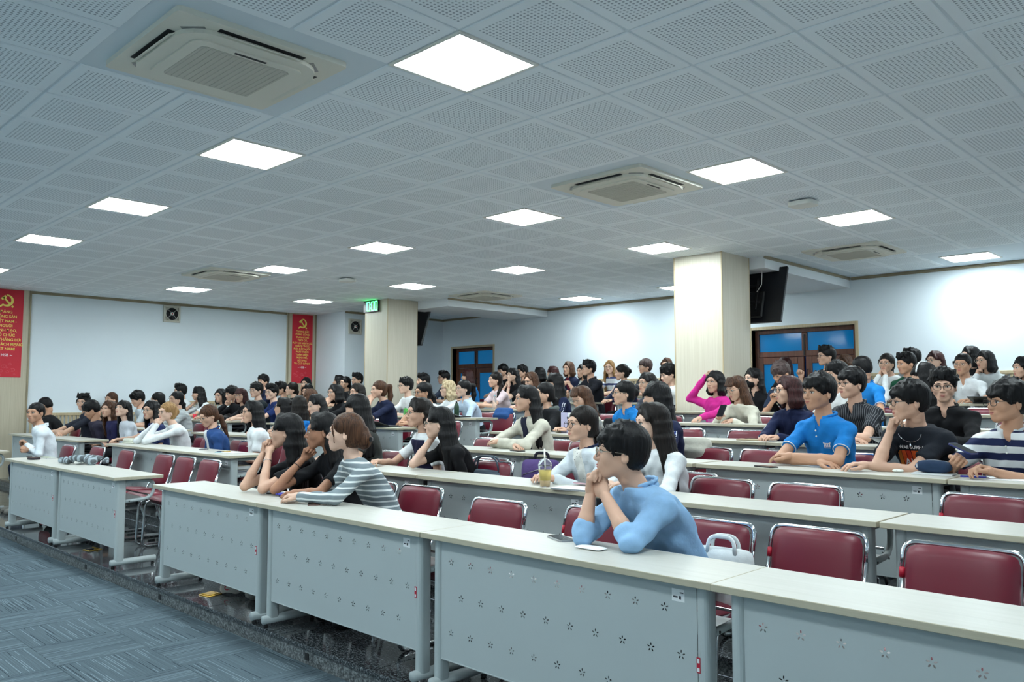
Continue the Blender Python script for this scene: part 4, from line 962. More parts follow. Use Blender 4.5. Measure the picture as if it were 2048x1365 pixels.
def two_bone(S, Wt, l1, l2, pole):
    d = Wt - S; L = np.linalg.norm(d); L2 = min(L, (l1 + l2) * 0.995); u = d / max(L, 1e-6); Wt = S + u * L2 if L > L2 else Wt
    a = (l1 * l1 - l2 * l2 + L2 * L2) / (2 * L2); hh = math.sqrt(max(l1 * l1 - a * a, 0)); p = pole - u * (pole @ u); p = p / max(np.linalg.norm(p), 1e-6)
    return S + u * a + p * hh, Wt
def frame(yaxis, zhint):
    y = yaxis / np.linalg.norm(yaxis); z = zhint - y * (zhint @ y); z = z / max(np.linalg.norm(z), 1e-6); x = np.cross(y, z); return np.stack([x, y, z], 1)
NPERS = 0
LASTX = {}
def person(name_short, label, k, head, yaw=40, pitch=0, roll=0, byaw=10, sex='f', skin='light', hair=('long', 'black'), glasses=None, top=None, arms=('table', 'table'), lod='lo', group='seated audience', hs=None, seat=None, raise_=0.0, chair=True, legs=0, extra=None, hscale=1.0, build=1.0):
    """head: world position of the head centre; k: row. top: dict(kind, mat, sleeve, collar, patches)"""
    global NPERS
    NPERS += 1
    H = V3(*head); fz = FLOOR(k) + raise_; Y0 = YROW(k); tz = FLOOR(k) + TOP
    sy = (Y0 + 0.76) if seat is None else seat[1]; sx = H[0] + 0.25 * math.sin(math.radians(byaw)) * 0.3 if seat is None else seat[0]
    s = (0.95 if sex == 'f' else 1.05) * build; hsc = (1.01 if sex == 'f' else 1.035) * hscale
    Rh = rotz(-math.radians(yaw)) @ rotx(-math.radians(pitch)) @ roty(math.radians(roll)); Rb = rotz(-math.radians(byaw)); R2 = Rb[:2, :2].tolist()
    org = V3(sx, sy, FLOOR(k))
    lean_ = any(a in ('chin', 'clasp', 'cheek', 'ear') for a in arms if isinstance(a, str)); nb = H + Rb @ (V3(0, 0.085, -0.142) if lean_ else V3(0, 0.052, -0.156)) * (hsc / 0.99); hip = V3(sx, sy, fz + 0.56)
    def spine(t): return hip * (1 - t) + nb * t + V3(0, 0.035 * math.sin(PI * t), 0)
    secs = []
    for t, w, d in ((-0.06, .150, .112), (0.0, .158, .118), (.30, .140, .104), (.58, .155, .112), (.80, .165, .108), (.93, .150, .088), (1.0, .085, .066), (1.06, .056, .056)): secs.append((spine(t), w * s, d * s))
    sh = {}; 
    for sg in (-1, 1): sh[sg] = nb + Rb @ V3(sg * 0.160 * s, 0.014, -0.085)
    l1, l2 = 0.275 * s + 0.015, 0.245 * s + 0.012
    chin = H + Rh @ V3(0, -0.075, -0.115) * hsc; mouth = H + Rh @ V3(0, -0.10, -0.07) * hsc
    A = {}; fwd = Rb @ V3(0, -1, 0); out = {-1: Rb @ V3(-1, 0, 0), 1: Rb @ V3(1, 0, 0)}
    for sg, pose in zip((-1, 1), arms):
        S = sh[sg]; hand = 'relaxed'; pn = V3(0, 0, 1); nx = nb[0]; pole = out[sg] * 0.8 + V3(0, 0.5, -0.6); E = None
        if isinstance(pose, dict):
            W_ = V3(*pose['w']); hand = pose.get('hand', 'relaxed'); pn = V3(*pose.get('n', (0, 0, 1)))
            if 'e' in pose: E = V3(*pose['e'])
            if 'pole' in pose: pole = V3(*pose['pole'])
        elif pose == 'table': W_ = V3(nx + sg * 0.06, Y0 + 0.235, tz + 0.032)
        elif pose == 'cross': W_ = V3(nx - sg * 0.10, Y0 + 0.30, tz + (0.035 if sg < 0 else 0.065)); E = V3(nx + sg * 0.20, Y0 + 0.34, tz + 0.045)
        elif pose == 'wide': W_ = V3(nx + sg * 0.15, Y0 + 0.20, tz + 0.032)
        elif pose == 'type': W_ = V3(nx + sg * 0.09, Y0 + 0.22, tz + 0.05)
        elif pose == 'chin': W_ = chin + V3(sg * 0.035, -0.03, -0.055); E = V3(nx + sg * 0.13, Y0 + 0.28, tz + 0.042); hand = 'fist'; pn = None
        elif pose == 'cheek': W_ = H + Rh @ V3(sg * 0.075, -0.055, -0.125) * hsc; E = V3(nx + sg * 0.17, Y0 + 0.30, tz + 0.042); hand = 'fist'; pn = None
        elif pose == 'clasp': W_ = mouth + V3(sg * 0.035, -0.035, -0.065); E = V3(nx + sg * 0.125, Y0 + 0.24, tz + 0.042); hand = 'fist'; pn = None
        elif pose == 'ear': W_ = H + Rh @ V3(sg * 0.105, -0.035, -0.075) * hsc; E = V3(nx + sg * 0.15, Y0 + 0.30, tz + 0.042); hand = 'grip'; pn = None
        elif pose == 'phone': W_ = V3(nx + sg * 0.045, Y0 + 0.38, tz + 0.13); hand = 'grip'; pn = -fwd
        elif pose == 'lap': W_ = hip + Rb @ V3(sg * 0.05, -0.20, 0.10)
        elif pose == 'fold': W_ = nb + Rb @ V3(-sg * 0.08, -0.135, -0.26 + 0.03 * sg); hand = 'fist'; E = S + Rb @ V3(sg * 0.05, -0.03, -0.25); pn = -fwd
        elif pose == 'up': W_ = H + Rh @ V3(sg * 0.085, -0.03, 0.085) * hsc; E = S + Rb @ V3(sg * 0.19, -0.10, 0.07); hand = 'grip'; pn = None
        elif pose == 'side': W_ = hip + Rb @ V3(sg * 0.26, -0.02, -0.02)
        if E is None: E, W_ = two_bone(S, W_, l1, l2, pole)
        A[sg] = (S, E, W_, hand, pn)
    # ---- skin: neck, chest core, arms and hands
    hv = 0.0072 if lod == 'hi' else 0.0135
    pts = [nb, H] + [p for sg in A for p in A[sg][:3]]; lo = np.min(pts, 0) - 0.09; hi = np.max(pts, 0) + 0.09; lo[2] = min(lo[2], nb[2] - 0.3)
    f = Field(lo, hi, hv)
    nt = H + Rh @ V3(0, 0.035, -0.07) * hsc
    nr = 0.052 if sex == 'm' else 0.044
    f.cap(nt, nb + V3(0, 0, -0.02), nr, nr * 1.12, 0.02); f.loft([(p, max(w - 0.022, 0.03), max(d - 0.022, 0.03)) for p, w, d in secs if p[2] > nb[2] - 0.24], R2, 0.03)
    q = 0.88 if sex == 'f' else 1.0
    for sg in A:
        S, E, W_, hand, pn = A[sg]; f.cap(S, E, 0.043 * q, 0.036 * q, 0.015); m = E + (W_ - E) * 0.35; f.cap(E, m, 0.036 * q, 0.036 * q, 0.012); f.cap(m, W_, 0.036 * q, 0.0235 * q, 0.012)
    body = Acc().add(*f.mesh(), 0)
    hV, hQ, hM = HEADS[(lod, sex)]; body.add(hV, hQ, hM, Rh, H, hsc)
    for sg in A:
        S, E, W_, hand, pn = A[sg]; d = (W_ - E); dn = d / np.linalg.norm(d)
        if pn is None: pn = -(H - W_); pn = pn + out[sg] * 0.3
        hV, hQ = HANDS[(lod, hand)]; body.add(hV, hQ, 0, frame(dn if pn[2] < 0.9 or abs(dn[2]) < 0.5 else V3(dn[0], dn[1], 0), pn), W_ - dn * 0.006, 0.93 * q + 0.04, mirror=(sg == 1))
    me = body.mesh('person', org); o = link('person', me, [SKIN[skin], M_lip, M_eyew, M_iris, HAIR[hair[1]] if hair else M_iris], None, tuple(org)); tag(o, label, 'person', group)
    # ---- clothing
    kd = top.get('kind', 'tee'); slv = top.get('sleeve', 'short'); inf = top.get('loose', 0.008); m_ = top['mat']
    cl = Field(np.minimum(lo, V3(sx - 0.24, sy - 0.2, fz + 0.47)), np.maximum(hi, V3(sx + 0.24, sy + 0.2, nb[2] + 0.1)), 0.0085 if lod == 'hi' else 0.0145)
    cl.loft([z for z in secs[:-1]] , R2, 0.03, inf)
    for sg in A:
        S, E, W_, hand, pn = A[sg]; r0 = 0.046 * q + inf * 0.7
        root = S + Rb @ V3(-sg * 0.05, 0, -0.01); cl.cap(root, S, 0.052 * q, r0 * 0.98, 0.05); cl.cap(nb + Rb @ V3(sg * 0.045, 0.022, -0.022), S + V3(0, 0, -0.004), 0.036 * q, 0.042 * q, 0.04)
        if slv == 'short': cl.cap(S, S + (E - S) * 0.62, r0, r0 * 1.02, 0.03)
        elif slv == 'half': cl.cap(S, E, r0, r0 * 0.84, 0.03); cl.cap(E, E + (W_ - E) * 0.22, r0 * 0.84, r0 * 0.80, 0.01)
        elif slv == 'long': cl.cap(S, E, r0, r0 * 0.88, 0.03); cl.cap(E, E + (W_ - E) * 0.93, r0 * 0.88, r0 * 0.68, 0.015)
        elif slv == 'none': pass
    if slv == 'short':
        for sg in A:
            S, E = A[sg][:2]; d = (E - S) / np.linalg.norm(E - S); c = S + (E - S) * 0.66
            sl, X = cl.blk(c - 0.12, c + 0.12)
            if sl is not None:
                pl = (X[0] - c[0]) * d[0] + (X[1] - c[1]) * d[1] + (X[2] - c[2]) * d[2]; rad = np.sqrt((X[0] - c[0]) ** 2 + (X[1] - c[1]) ** 2 + (X[2] - c[2]) ** 2)
                cl.F[sl] = np.where((pl > -0.03) & (rad < 0.095), np.maximum(cl.F[sl], pl), cl.F[sl])
    # neckline opening
    no = nb + Rb @ V3(0, -0.028, 0.035); cl.ell(no, (nr * 1.25 + 0.004, nr * 1.55, 0.06), 0.008, 'cut', R=Rb)
    if kd in ('polo', 'shirt', 'vneck', 'jacket'): cl.ell(nb + Rb @ V3(0, -0.10, -0.02), (0.022, 0.06, 0.085), 0.01, 'cut', R=Rb)
    wr = 0.0045 if lod == 'hi' else 0.0035
    ph = NPERS * 1.7
    cl.disp(lambda x, y, z: wr * (np.sin(38 * z + 21 * x + 9 * y + ph) * np.sin(17 * x - 13 * z + ph) + 0.7 * np.sin(62 * z - 53 * x + 35 * y + 2 * ph) * np.sin(23 * x + 19 * y + ph)))
    so = link('top', quadmesh('top', *[a - org if i == 0 else a for i, a in enumerate(cl.mesh())]), m_, o)
    if 'name' in top: so.name = top['name']
    # collar
    if kd in ('polo', 'shirt', 'jacket', 'hoodie', 'mandarin'):
        cf = Field(nb - 0.16, nb + 0.16, 0.006 if lod == 'hi' else 0.010); n = 13
        if kd == 'hoodie':
            for i in range(n):
                a = math.radians(-130 + 260 * i / (n - 1)); p = nb + Rb @ V3(0.085 * math.sin(a), 0.03 + 0.07 * math.cos(a), -0.005 + 0.015 * math.cos(a)); cf.ell(p, (0.028, 0.03, 0.03), 0.02)
        else:
            rr = nr * 1.2 + 0.010; ht = 0.028 if kd != 'jacket' else 0.045
            for i in range(n - 1):
                a0, a1 = [math.radians(-152 + 304 * (i + e) / (n - 1)) for e in (0, 1)]
                p0, p1 = [nb + Rb @ V3(rr * math.sin(a), 0.012 + rr * 1.05 * math.cos(a), 0.020 + 0.018 * math.cos(a)) for a in (a0, a1)]
                cf.cap(p0, p1, 0.0085, k=0.006); cf.cap(p0 + V3(0, 0, -ht), p1 + V3(0, 0, -ht), 0.011, k=0.012)
            if kd != 'mandarin':
                for sg in (-1, 1):
                    a = nb + Rb @ V3(sg * 0.030, -0.050, -0.002); b = nb + Rb @ V3(sg * 0.072, -0.066, -0.052); c = nb + Rb @ V3(sg * 0.068, -0.02, -0.012)
                    for t in np.linspace(0, 1, 5): cf.cap(a * (1 - t) + c * t, b * (1 - t) + (c * 0.5 + b * 0.5) * t, 0.009, 0.007, 0.008)
        link('collar', quadmesh('collar', *[a - org if i == 0 else a for i, a in enumerate(cf.mesh())]), top.get('collar', m_), so)
    # printed or inset areas that follow the torso: (name, material, u0,u1, t0,t1 [height fraction hip-neck], inflate)
    for (pn_, pm, u0, u1, t0, t1, up_) in top.get('front', ()):
        pf = Field(V3(*(np.min([z[0] for z in secs], 0) - 0.26)), V3(*(np.max([z[0] for z in secs], 0) + 0.26)), 0.0085 if lod == 'hi' else 0.013)
        pf.loft(secs[:-1], R2, 0.03, inf + up_)
        if wr: pf.disp(lambda x, y, z: wr * (np.sin(38 * z + 21 * x + 9 * y + ph) * np.sin(17 * x - 13 * z + ph) + 0.7 * np.sin(62 * z - 53 * x + 35 * y + 2 * ph) * np.sin(23 * x + 19 * y + ph)))
        c0, c1 = spine(t0), spine(t1)
        def reg(x, y, z):
            tt = np.clip((z - hip[2]) / max(nb[2] - hip[2], 1e-3), -0.2, 1.3); cx = hip[0] * (1 - tt) + nb[0] * tt; cy = hip[1] * (1 - tt) + nb[1] * tt
            u = R2[0][0] * (x - cx) + R2[1][0] * (y - cy); v = R2[0][1] * (x - cx) + R2[1][1] * (y - cy)
            return np.maximum(np.maximum(u0 - u, u - u1), np.maximum(np.maximum(c0[2] - z, z - c1[2]), v - 0.0))
        pf.keep(reg); pf.ell(no, (nr * 1.25 + 0.004, nr * 1.55, 0.06), 0.004, 'cut', R=Rb); V_, Q_ = pf.mesh()
        if len(Q_): link(pn_, quadmesh(pn_, V_ - org, Q_), pm, so)
    if top.get('trim'):
        for sg in A:
            S, E = A[sg][:2]; d = (E - S) / np.linalg.norm(E - S); c = S + (E - S) * 0.652 - org; F_ = frame(np.cross(d, V3(0.3, 0.2, 1)), d); rr_ = 0.046 * q + inf * 0.7
            MB().tube([c + F_ @ V3(rr_ * math.cos(a), rr_ * math.sin(a), 0) for a in np.linspace(0, 2 * PI, 21)[:-1]], 0.0035, 6, 0, True).build('sleeve_piping', top['trim'], so)
    # stripes along the sleeves
    for (pm, w0, off, up_) in top.get('sleeve_stripes', ()):
        for sg in A:
            S, E, W_, hand, pn = A[sg]; r0 = 0.046 * q + inf * 0.7; a_ = (E - S) / np.linalg.norm(E - S); nrm = np.cross(a_, out[sg] * 0.8 + V3(0, 0, 0.7) - fwd * 0.1); nrm = nrm / max(np.linalg.norm(nrm), 1e-6); outw = np.cross(nrm, a_)
            pf = Field(np.minimum(np.minimum(S, E), W_) - 0.1, np.maximum(np.maximum(S, E), W_) + 0.1, 0.0075 if lod == 'hi' else 0.011); pf.cap(S, E, r0 + up_, r0 * 0.88 + up_, 0.0); pf.cap(E, E + (W_ - E) * 0.9, r0 * 0.88 + up_, r0 * 0.68 + up_, 0.0)
            pf.keep(lambda x, y, z: np.maximum(np.abs((x - S[0]) * nrm[0] + (y - S[1]) * nrm[1] + (z - S[2]) * nrm[2] - off) - w0, -((x - S[0]) * outw[0] + (y - S[1]) * outw[1] + (z - S[2]) * outw[2])))
            V_, Q_ = pf.mesh()
            if len(Q_): link('sleeve_stripe', quadmesh('sleeve_stripe', V_ - org, Q_), pm, so)
    # ---- trousers, shoes
    tr = link('trousers', LEGM, None, o, (0, 0, raise_)); objmat(tr, TROUSERS[legs % len(TROUSERS)]); tr.rotation_euler = (0, 0, -math.radians(byaw) * 0.4)
    for sg in (-1, 1):
        shv = link('shoe', SHOEM, None, tr, (sg * 0.115, -0.27, -raise_ * 0)); objmat(shv, SHOES[(legs + NPERS) % len(SHOES)])
    # ---- hair and glasses
    Mh = Matrix.LocRotScale(Vector(H - org), Matrix(Rh.tolist()).to_quaternion(), Vector((hsc,) * 3))
    if hair:
        st = hair[0]; seed = hair[2] if len(hair) > 2 else 0
        Rp = Rh if st not in ('long', 'longback', 'wavy', 'longfringe', 'longtuck') else rotz(-math.radians(yaw)) @ rotx(-math.radians(pitch) * 0.45) @ roty(math.radians(roll) * 0.5)
        ho = link('hair', hair_mesh(st, seed), None, o); objmat(ho, HAIR[hair[1]]); ho.matrix_local = Matrix.LocRotScale(Vector(H - org), Matrix(Rp.tolist()).to_quaternion(), Vector((hsc,) * 3))
        if st == 'clawbun':
            cb = MB(); cb.cbox((-0.035, 0.155, -0.045), (0.035, 0.176, -0.015), 0.006); cb.build('hair_clip', M_black, ho)
    if glasses:
        go = link('glasses', GLASSES[glasses[0]], None, o); objmat(go, M_glassblack if glasses[1] == 'black' else M_glassmetal); go.matrix_local = Mh
    if top.get('mask'):
        mf = Field((-0.09, -0.14, -0.13), (0.09, 0.03, 0.02), 0.006); mf.ell((0, -0.048, -0.055), (0.064, 0.064, 0.056), 0.01); mf.ell((0, -0.088, -0.03), (0.02, 0.026, 0.022), 0.02); mf.keep(lambda x, y, z: np.maximum(z + 0.012 + 0 * x, y + 0.0 - 0.0 * x + 0.01)); V_, Q_ = mf.mesh()
        mo = link('face_mask', quadmesh('face_mask', V_, Q_), cloth((20, 20, 22)), o); mo.matrix_local = Mh
    if chair and all(abs(sx - q) > 0.40 for q in LASTX.get(k, [])): LASTX.setdefault(k, []).append(sx); place_chair(sx, k, 'maroon chair under %s' % name_short, 'occupied maroon chairs', 0.075)
    return o, dict(secs=secs, inf=inf, R2=R2, org=org, H=H, nb=nb, hip=hip, A=A, Rh=Rh, Rb=Rb, hsc=hsc, spine=spine, top=so, tz=tz)

def chest_pt(I, u, z, lift=0.004):
    """point on the front of the torso, u metres to the wearer's left/right (body x), z world height"""
    secs = sorted(I['secs'], key=lambda q: q[0][2]); zs = [q[0][2] for q in secs]
    c = [np.interp(z, zs, [q[0][i] for q in secs]) for i in (0, 1)]; Wd = np.interp(z, zs, [q[1] for q in secs]) + I['inf']; Dp = np.interp(z, zs, [q[2] for q in secs]) + I['inf']
    v = -Dp * (max(0.0, 1 - (abs(u) / Wd) ** 2.4)) ** (1 / 2.4) - lift; R = I['R2']
    return V3(c[0] + R[0][0] * u + R[0][1] * v, c[1] + R[1][0] * u + R[1][1] * v, z)
def on_chest(I, me, zc, uc=0.0, lift=0.006, tilt=0.0):
    """wrap a flat XY mesh on the chest (mesh x -> across as seen from the front, y -> up)"""
    for v in me.vertices:
        x, y = v.co.x, v.co.y; p = chest_pt(I, -(0) + uc + x, zc + y, lift + v.co.z) - I['org']; v.co = p.tolist()
    me.update(); return me
def flat_poly(poly, cells=1):
    mb = MB(); n = len(poly); mb.add([(x, y, 0) for x, y in poly], [tuple(range(n))]); return mb.mesh('print')
def flat_rect(x0, y0, x1, y1, nx=8, ny=6):
    mb = MB(); V = [(x0 + (x1 - x0) * i / nx, y0 + (y1 - y0) * j / ny, 0) for j in range(ny + 1) for i in range(nx + 1)]
    mb.add(V, [(j * (nx + 1) + i, j * (nx + 1) + i + 1, (j + 1) * (nx + 1) + i + 1, (j + 1) * (nx + 1) + i) for j in range(ny) for i in range(nx)], 0, True); return mb.mesh('print')
# ---------------------------------------------------------------- the audience
blk = cloth((26, 27, 31)); navy = cloth((30, 38, 66)); wht = cloth((226, 230, 232)); polo = cloth((30, 128, 205)); cream = cloth((214, 210, 194)); gry = cloth((150, 155, 158))
trackn = cloth((26, 34, 66)); strp = cloth((228, 232, 236)); royal = cloth((30, 60, 160))
TEE = lambda m, **k: dict(kind='tee', mat=m, sleeve='short', name='t_shirt', **k)
LS = lambda m, **k: dict(kind='tee', mat=m, sleeve='long', name='sweater', **k)
POLO = lambda m, **k: dict(kind='polo', mat=m, sleeve='short', name='polo_shirt', **k)
SHIRT = lambda m, **k: dict(kind='shirt', mat=m, sleeve='long', name='shirt', **k)
JACK = lambda m, inner, **k: dict(kind='jacket', mat=m, sleeve='long', loose=0.016, name='jacket', front=[('undershirt', inner, -0.045, 0.045, 0.05, 1.02, 0.006)], **k)
HOOD = lambda m, **k: dict(kind='hoodie', mat=m, sleeve='long', loose=0.016, name='hoodie', **k)
PEOPLE = {}
def P(key, short, label, k, head, **kw): PEOPLE[key] = person(short, label, k, head, **kw)
bluepolo = POLO(polo, collar=polo, trim=strp)
# --- row 1
P('whiteman', 'the man in the white shirt', 'man in a white shirt with folded arms at the far left', 1, (-7.943, 0.520, 1.326), yaw=-37, sex='m', skin='mid', hair=('crop', 'black'), top=SHIRT(cloth((228, 236, 242))), arms=('fold', 'fold'), byaw=12, legs=1, seat=(-7.943, 0.660))
P('clasp', 'the girl in the black tee with clasped hands', 'long-haired girl in black tee with clasped hands at her mouth, front row', 1, (-1.682, 0.400, 1.266), yaw=43, hair=('longback', 'black', 1), top=TEE(blk), arms=('clasp', 'clasp'), byaw=22, lod='hi', skin='light', seat=(-1.830, 0.660))
P('tan', 'the tanned girl with a hand on her chin', 'tanned girl in black with highlighted long hair, chin on hand, front row', 1, (-1.317, 0.460, 1.277), yaw=29, pitch=-4, hair=('longtuck', 'black', 2), top=TEE(blk), arms=('chin', {'w': (-1.20, 0.20, 0.892), 'hand': 'relaxed', 'e': (-1.02, 0.26, 0.90)}), byaw=10, lod='hi', skin='tan', seat=(-1.300, 0.660))
P('stripe', 'the girl in the grey striped top', 'girl with brown clipped-up hair in a grey and white striped top', 1, (-0.857, 0.340, 1.281), yaw=43, pitch=2, hair=('clawbun', 'brown'), top=dict(kind='tee', mat=stripes((128, 140, 146), (226, 232, 232), 0.036, 0.30), sleeve='long', name='striped_top'), arms=({'w': (-1.06, 0.13, 0.888), 'hand': 'relaxed'}, {'w': (-0.95, 0.07, 0.90), 'hand': 'relaxed', 'e': (-0.70, 0.17, 0.90)}), byaw=18, lod='hi', skin='fair', seat=(-0.800, 0.660))
P('blueshirt', 'the boy in the light blue shirt', 'boy in a light blue shirt and glasses resting his chin on both hands', 1, (1.332, 0.330, 1.253), yaw=49, pitch=4, sex='m', skin='light', hair=('fringe', 'black', 3), glasses=('round', 'metal'), top=dict(kind='mandarin', mat=cloth((146, 186, 224)), sleeve='half', loose=0.018, name='shirt'), arms=('chin', 'chin'), byaw=22, lod='hi', seat=(1.440, 0.660))
# --- row 2, side wall block
P('bent', 'the man in black bent over his phone', 'man in a black tee bent over his phone beside the side wall', 2, (-11.429, 1.620, 1.396), yaw=40, pitch=-28, sex='m', hair=('crop', 'black'), top=TEE(blk), arms=('phone', 'lap'), byaw=30, skin='mid', seat=(-11.429, 1.860))
P('navypolo', 'the man in the dark collared shirt', 'man in a dark collared shirt, arms crossed on the desk, left side', 2, (-10.040, 1.760, 1.449), yaw=-44, sex='m', hair=('short', 'black', 4), glasses=('square', 'metal'), top=POLO(cloth((38, 42, 54))), arms=('cross', 'cross'), seat=(-10.040, 1.860))
P('down1', 'the man with his head bowed in dark purple', 'man in dark purple with his head bowed, left side', 2, (-9.440, 1.680, 1.340), yaw=23, pitch=-30, sex='m', hair=('messy', 'black', 5), top=TEE(cloth((44, 42, 58))), arms=('lap', 'lap'), skin='mid', seat=(-9.440, 1.860))
P('brownlong', 'the girl with long wavy brown hair', 'girl with long wavy brown hair in dark blue on the left', 2, (-8.965, 1.760, 1.350), yaw=-23, pitch=6, hair=('wavy', 'brown'), top=TEE(cloth((34, 34, 72))), arms=('lap', 'lap'), seat=(-8.995, 1.860))
P('lookup', 'the girl in the pale grey tee looking up', 'long black-haired girl in pale grey tee looking up, aisle seat', 2, (-8.595, 1.820, 1.353), yaw=-24, pitch=16, hair=('longback', 'black', 2), top=TEE(cloth((196, 202, 210))), arms=('lap', 'lap'), skin='fair', seat=(-8.565, 1.860))
# --- row 2, middle block
P('navyglass', 'the girl in the navy tee with glasses', 'girl in navy tee and glasses behind the mint bottle', 2, (-7.361, 1.720, 1.352), yaw=-20, hair=('long', 'black', 3), glasses=('round', 'metal'), top=TEE(cloth((36, 48, 92))), arms=('table', 'lap'), seat=(-7.361, 1.860))
P('blonde', 'the girl with honey blond hair', 'girl with short honey blond hair and glasses in a white cardigan', 2, (-6.692, 1.650, 1.334), yaw=-10, hair=('bun', 'honey'), glasses=('square', 'black'), top=dict(kind='vneck', mat=wht, sleeve='long', name='cardigan'), arms=('clasp', 'clasp'), skin='fair', seat=(-6.692, 1.860))
P('denim', 'the girl in the denim jacket', 'girl in a denim jacket looking down at her lap', 2, (-5.697, 1.720, 1.303), yaw=-4, pitch=-22, hair=('lowpony', 'brown', 9), glasses=('round', 'metal'), top=JACK(cloth((44, 78, 132)), wht), arms=('lap', 'lap'), seat=(-5.697, 1.860))
P('whitecollar', 'the girl in the white collared shirt', 'long-haired girl in white collared shirt at the aisle desk end', 2, (-4.815, 1.800, 1.353), yaw=8, hair=('long', 'black', 4), glasses=('round', 'metal'), top=dict(kind='polo', mat=wht, sleeve='short', name='shirt', loose=0.014), arms=('lap', 'lap'), byaw=25, lod='hi', seat=(-4.815, 1.860))
# --- row 2, right block
P('blackbig', 'the girl hidden behind the striped girl', 'girl with very long black hair behind the striped-top girl', 2, (-2.659, 1.680, 1.415), yaw=67, pitch=-8, hair=('longback', 'black', 5), top=TEE(cloth((60, 62, 60))), arms=('table', 'table'), byaw=30, seat=(-2.659, 1.860))
P('pinktext', 'the girl in the navy vest top with pink print', 'girl with glasses in a navy vest over white tee, second row', 2, (-1.812, 1.720, 1.380), yaw=20, hair=('longtuck', 'dark', 6), glasses=('round', 'metal'), top=TEE(wht, front=[('vest', cloth((26, 26, 56)), -0.13, 0.13, 0.0, 0.88, 0.007)]), arms=({'w': (-1.96, 1.42, 0.99), 'hand': 'grip'}, 'lap'), lod='hi', byaw=15, skin='light', seat=(-1.812, 1.860))
P('eartouch', 'the girl in the black tee touching her ear', 'girl in a black tee with a hand behind her ear, second row', 2, (-1.371, 1.560, 1.308), yaw=47, pitch=-3, hair=('longback', 'black', 7), glasses=('round', 'metal'), top=TEE(cloth((24, 24, 27)), front=[]), arms=('ear', 'lap'), lod='hi', byaw=24, skin='fair', seat=(-1.371, 1.860))
P('school', 'the girl in the white and navy school jacket', 'girl with glasses in a white and navy school jacket', 2, (-0.028, 1.700, 1.323), yaw=19, hair=('lowpony', 'dark'), glasses=('round', 'black'), top=JACK(cloth((214, 222, 228)), speckle((232, 232, 226), (90, 96, 104)), collar=navy, sleeve_stripes=[(navy, 0.010, 0.0, 0.003), (navy, 0.006, 0.022, 0.003)]), arms=('table', 'table'), lod='hi', byaw=12, skin='light', build=1.08, seat=(0.000, 1.860))
P('whitesweater', 'the girl in the white sweater', 'girl with long brown hair in a white sweater, looking left', 2, (0.549, 1.700, 1.345), yaw=32, pitch=-4, hair=('long', 'dark', 8), top=LS(wht, loose=0.014), arms=('table', 'table'), lod='hi', byaw=14, skin='fair', seat=(0.549, 1.860))
# --- row 3, side wall block
P('handgirl', 'the girl with brown tied hair by the wall', 'girl with brown tied hair and raised hand by the side wall', 3, (-11.805, 2.790, 1.495), yaw=-23, hair=('lowpony', 'brown'), top=TEE(blk), arms=('clasp', 'table'), seat=(-11.805, 3.060))
P('bow2', 'the boy in pale grey bowing his head', 'boy in a pale grey tee bowing his head, third row left', 3, (-10.683, 2.820, 1.504), yaw=1, pitch=-24, sex='m', hair=('messy', 'black', 6), top=TEE(cloth((190, 200, 206))), arms=('lap', 'table'), seat=(-10.683, 3.060))
P('tied', 'the girl with dark tied hair', 'girl with dark tied hair half hidden behind the honey blond girl', 3, (-10.075, 2.900, 1.487), yaw=32, hair=('lowpony', 'black'), top=TEE(wht), arms=('table', 'table'), seat=(-10.075, 3.060))
P('stripedgrey', 'the girl in the striped grey shirt', 'girl with glasses in a striped grey shirt, third row', 3, (-9.342, 2.900, 1.496), yaw=-9, hair=('lowpony', 'black', 1), glasses=('round', 'metal'), top=dict(kind='tee', mat=stripes((150, 158, 160), (196, 202, 204), 0.02, 0.5), sleeve='long', name='shirt', loose=0.014), arms=('table', 'table'), seat=(-9.342, 3.060))
P('sidehair', 'the girl with glasses below the two boys', 'girl with long black hair and glasses, third row middle block', 3, (-6.098, 2.920, 1.392), yaw=36, hair=('long', 'black', 9), glasses=('round', 'black'), top=TEE(cloth((196, 188, 180))), arms=('table', 'table'), seat=(-6.098, 3.060))
P('backhair', 'the girl with straight dark hair seen from behind', 'girl with straight dark brown hair turned fully away, third row', 3, (-5.651, 2.880, 1.414), yaw=90, hair=('long', 'dark', 10), top=TEE(polo), arms=('table', 'table'), byaw=30, seat=(-5.663, 3.060))
P('bluedown', 'the girl in the blue polo, middle block', 'girl in a blue polo looking down, middle block', 3, (-5.245, 2.880, 1.429), yaw=8, pitch=-16, hair=('longback', 'black', 11), top=bluepolo, arms=('table', 'table'), skin='fair', lod='hi', seat=(-5.233, 3.060))
# --- row 3, right block
P('creamjacket', 'the girl in the cream jacket', 'girl with long black hair in a cream jacket, arms crossed', 3, (-1.652, 2.860, 1.497), yaw=31, hair=('longback', 'black', 12), top=JACK(cream, cloth((40, 42, 62))), arms=('cross', 'cross'), lod='hi', skin='light', seat=(-1.652, 3.060))
P('trackback', 'the girl in the navy tracksuit seen from behind', 'long-haired girl in navy tracksuit with white sleeve stripes, turned away', 3, (-0.238, 2.900, 1.510), yaw=82, hair=('longback', 'black', 13), top=JACK(trackn, wht, sleeve_stripes=[(strp, 0.006, -0.012, 0.003), (royal, 0.006, 0.0, 0.003), (strp, 0.006, 0.012, 0.003)]), arms=('table', 'table'), lod='hi', byaw=28, seat=(-0.238, 3.060))
P('polohero', 'the boy in the blue polo shirt', 'boy in a bright blue polo with crossed arms, third row', 3, (1.135, 2.850, 1.539), yaw=23, sex='m', skin='mid', hair=('fringe', 'black', 14), top=POLO(polo, trim=strp), arms=('cross', 'cross'), lod='hi', byaw=12, seat=(1.135, 3.060))
